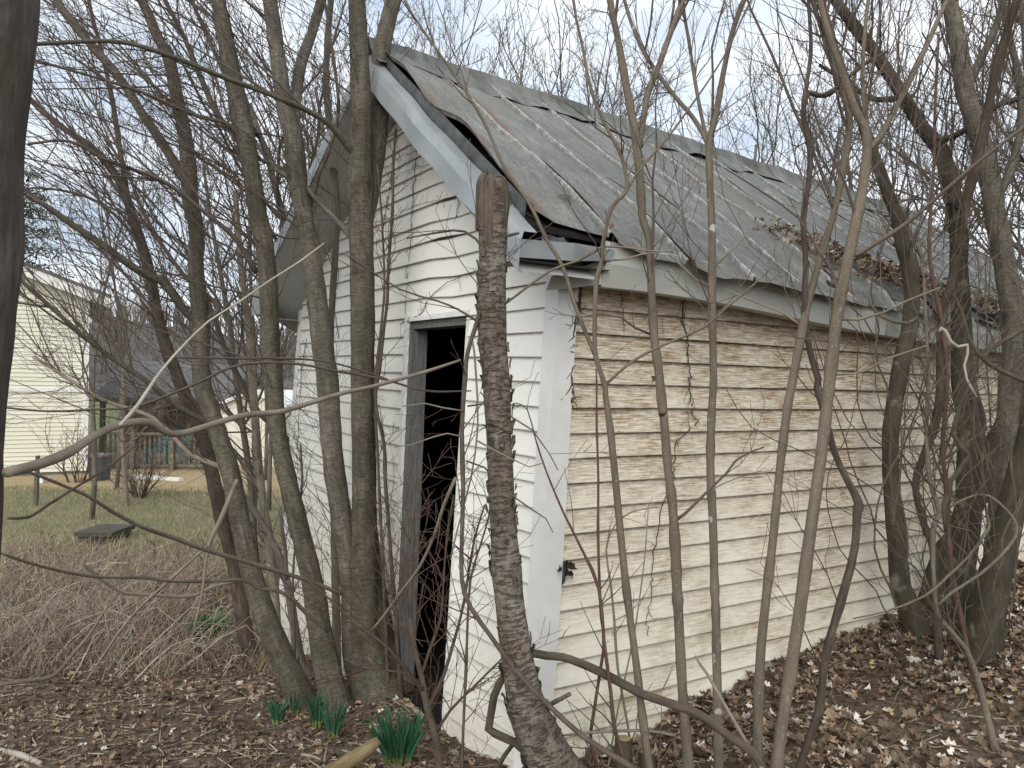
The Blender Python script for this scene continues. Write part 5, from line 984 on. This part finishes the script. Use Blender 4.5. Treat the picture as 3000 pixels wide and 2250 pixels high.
for lab, pts, nt in (('dead vine spreading over the gable siding right of the thickest trunk', ((1125, 690), (1150, 560), (1160, 480), (1170, 400), (1155, 330)), 46), ('thin dead vine hanging straight down the gable to the door head', ((1225, 430), (1222, 520), (1215, 620), (1213, 700), (1200, 800), (1195, 930)), 18),
        ('dead vine following a clapboard seam over the doorway', ((1180, 960), (1240, 930), (1270, 880), (1310, 835), (1385, 800), (1430, 790)), 16), ('dead vine rambling under the left eave', ((1000, 1000), (985, 900), (1000, 800), (960, 700), (1010, 620), (1030, 500)), 34),
        ('tiny hooked dead vine dangling beside the birch top', ((1345, 560), (1352, 590), (1348, 640)), 5), ('dead vine hanging down the far left edge of the gable wall', ((905, 1000), (890, 1100), (880, 1250), (875, 1400), (860, 1500)), 20)):
    wallvine(lab, ff, [wf(*q) for q in pts], .0028, nt)
for k_, (x0_, y0_, x1_, y1_) in enumerate(((1130, 500, 1230, 445), (1125, 545, 1290, 478), (1105, 660, 1330, 580))):
    wallvine(['dead vine clinging along the highest clapboard seam of the gable', 'dead vine clinging along the second clapboard seam of the gable', 'dead vine clinging along the lower clapboard seam of the gable'][k_], ff, [wf(x0_+(x1_-x0_)*q, y0_+(y1_-y0_)*q+4*math.sin(q*9)) for q in np.linspace(0, 1, 6)], .0018, 18)
def deadleaf(lab, p, size, m_col, n=1, cat='leaf'):
    mb = MB()
    for i in range(n): leafmesh(np.array(p)+RNG.normal(0, size*.35, 3)*(n > 1), size, np.array(m_col)*random.uniform(.7, 1.2), mb, 1.2)
    tag(mb.build('dead_leaf' if n == 1 else 'dead_leaves', M['leaf'], base=p), lab, cat)
deadleaf('single brown leaf hanging on a thread before the long wall', fs(*ws(1893, 1108), .06), .045, (.16, .08, .055)); deadleaf('small orange leaf caught in the fork of the first sapling', at(1793, 665, 2.85), .03, (.28, .12, .06))
deadleaf('brown crumpled leaves caught under the near eave corner', ff(*wf(1560, 765), .04), .05, (.2, .11, .06), 7, 'leaves'); deadleaf('dark dead leaves stuck on the corner post edge low down', fs(*ws(1645, 1665), .03), .055, (.035, .022, .017), 7, 'leaves')
deadleaf('grey dead leaf caught on a thin stem near the stumps', at(1770, 1880, 2.75), .035, (.4, .38, .38), 2)
# torn gap beside the corner post: dark-coloured plate stands in for its shade
mb = MB(); A_ = [fs(*ws(*q), .017) for q in ((1638, 1615), (1652, 1650), (1650, 1700), (1633, 1722))]; B_ = [q-SM@np.array([-.004, 0, 0]) for q in A_]; mb.add(A_+B_, [(0, 1, 2, 3), (7, 6, 5, 4), (0, 4, 5, 1), (1, 5, 6, 2), (2, 6, 7, 3), (3, 7, 4, 0)]); tag(mb.build('torn_gap_plate', M['tin_dark'], shed), 'dark plate standing in for the shaded torn gap in the corner siding')
# ------------------------------------------------------------------ trees further off
def bgtree(x, y, H, label, group, nl=9, lv=3, mt='bark_far', lean=(0, 0), r=.09, low=.3, twr=.012, dens=.62, Lf=.45, rmin=.0035, twm=None):
    z = tz(x, y); root = thing('tree', label, 'tree', (x, y, z), group); n = 9; P = [np.array([x, y, z-.1])]; d = np.array([lean[0], lean[1], 1.]); d /= np.linalg.norm(d)
    for i in range(n): d = d+RNG.normal(0, .06, 3)+[0, 0, .03]; d /= np.linalg.norm(d); P.append(P[-1]+d*H*.75/n)
    P = np.array(P); R_ = np.linspace(r, r*.3, n+1); mb = MB(); tube(mb, P, R_, 8, .04, True, x); mb.build('trunk', M[mt], root, smooth=True); mb = MB()
    for i in range(nl):
        k = random.uniform(low, 1); j = min(int(k*n), n-1); a = i*2.4+random.random(); dd = np.array([math.cos(a)*.75, math.sin(a)*.75, random.uniform(.5, 1.2)]); dd /= np.linalg.norm(dd)
        grow(mb, P[j], dd, H*random.uniform(Lf*.6, Lf*1.1)*(1.25-k*.6), R_[j]*.5, lv, UP, sides=4, wig=.14, dens=dens, rmin=rmin)
    tag(mb.build('branches', M[twm or mt], root), kind='stuff'); return root
for i, (t_, s_, H) in enumerate(((5.0, 1.2, 6.8), (5.4, 3.6, 7.4), (6.6, 5.4, 7.8), (5.6, 7.6, 7.6), (4.9, 9.6, 7.5), (8.6, 3.2, 9.), (9., 7.5, 9.5), (3.2, 8.6, 7.), (1.2, 8.2, 6.6), (2.6, 11, 8.5), (4.6, .2, 6.4), (4.7, 2.5, 6.6), (6.0, 1.8, 7.6), (7.2, 4.6, 8.2), (6.4, 9.4, 8.4), (10.5, 5.5, 10.5))):
    p = sw(t_, s_, 0); bgtree(p[0], p[1], H, 'bare tree with fine spreading twigs rising behind the tin roof', 'bare trees behind the shed', nl=13, lv=3, r=.075, low=.4, dens=.62, rmin=.0030)
for i, (x, y, H) in enumerate(((-2.75, 8.4, 6.8), (-3.3, 9.8, 7.), (-2.5, 10.5, 8), (-6.8, 12.5, 8), (-4.4, 14, 8.5), (-1.6, 13, 8.5), (-8.2, 16, 9), (-3.2, 18, 10), (-5.9, 18.5, 9.5))):
    bgtree(x, y, H, 'bare thin-trunked tree standing in the yard beyond the clump', 'bare trees in the yard left of the shed', nl=10, lv=3, r=.045, low=.3, dens=.42, rmin=.0035)
for i, (x, y, H) in enumerate(((4.7, 5.0, 6.2), (5.6, 4.4, 6.5), (6.6, 6.4, 7.5), (5.9, 8, 7.5), (8.3, 7.6, 8), (7.4, 10, 8.5), (4.6, 3.9, 6))):
    bgtree(x, y, H, 'bare tree crowding the far end of the long wall', 'bare trees right of the shed', nl=14, lv=3, r=.07, low=.35, dens=.5, lean=(-.12, 0), rmin=.0028)
# a forked pale tree and a small shrub in the far yard, and a pine behind the house
g_ = ground_at(366, 1482); Y_ = g_[1]
tree('tree', 'pale-trunked young tree forked into a Y in the yard before the deck', 'tree', 'twig_pale', [(370, 1484, 17), (366, 1400, 15), (360, 1300, 14), (360, 1200, 13), (362, 1090, 13), (352, 1040, 9), (345, 1000, 8), (335, 960, 6), (330, 920, 5)], Y_, 0,
     limbs=[([(362, 1095, 8), (380, 1060, 7), (398, 1010, 6), (410, 960, 5), (425, 920, 4)], 0)], twigs=40, tw=(.6, 1.6), lv=2, sides=8, out=False, twm='twig_pale', twr=.012)
g_ = ground_at(408, 1460); mb = MB()
for i in range(26): a = random.uniform(0, 6.28); d = np.array([math.cos(a)*.4, math.sin(a)*.4, 1]); grow(mb, g_+[math.cos(a)*.08, math.sin(a)*.08, -.02], d/np.linalg.norm(d), random.uniform(.5, 1.1), .012, 1, UP, rmin=.004)
sh_ = thing('shrub', 'clipped bare shrub at the edge of the straw before the deck', 'shrub', g_); tag(mb.build('stems', M['twig'], sh_), kind='stuff')
g_ = ground_at(225, 1415); mb = MB()
for i in range(14): a = random.uniform(0, 6.28); d = np.array([math.cos(a)*.35, math.sin(a)*.35, 1]); grow(mb, g_+[math.cos(a)*.2, math.sin(a)*.08, -.02], d/np.linalg.norm(d), random.uniform(.8, 1.8), .014, 1, UP, rmin=.004)
sh_ = thing('shrub', 'thin bare shrub against the cream house wall near its corner', 'shrub', g_); tag(mb.build('stems', M['twig'], sh_), kind='stuff')
px_, py_ = -18.6, 29.; zt = zat(490, 29)
pine = thing('pine_tree', 'green pine behind the cream house at the left edge', 'tree', (px_, py_, -.6)); mb = MB(); tube(mb, [(px_, py_, -.8), (px_, py_, 4), (px_, py_, zt)], [.25, .18, .04], 8); mb.build('trunk', M['bark_far'], pine); mb = MB()
for i in range(1500):
    k = random.random(); z = 2.2+(zt-2.2)*k; R2 = 2.6*(1-k*.75); a = random.uniform(0, 6.28); tier = math.floor(z/.7)*.7; q = random.random()**.6; c_ = np.array([px_+math.cos(a)*R2*q, py_+math.sin(a)*R2*q, tier-.2*q+random.gauss(0, .08)])
    for j in range(4): e = RNG.normal(0, .13, 3); f2 = RNG.normal(0, .02, 3); mb.add([c_, c_+e+f2, c_+e*1.2-f2], [(0, 1, 2)], None, (*(np.array([.05, .085, .05])*random.uniform(.6, 1.3)), 1))
tag(mb.build('needles', M['grass'], pine), kind='stuff')
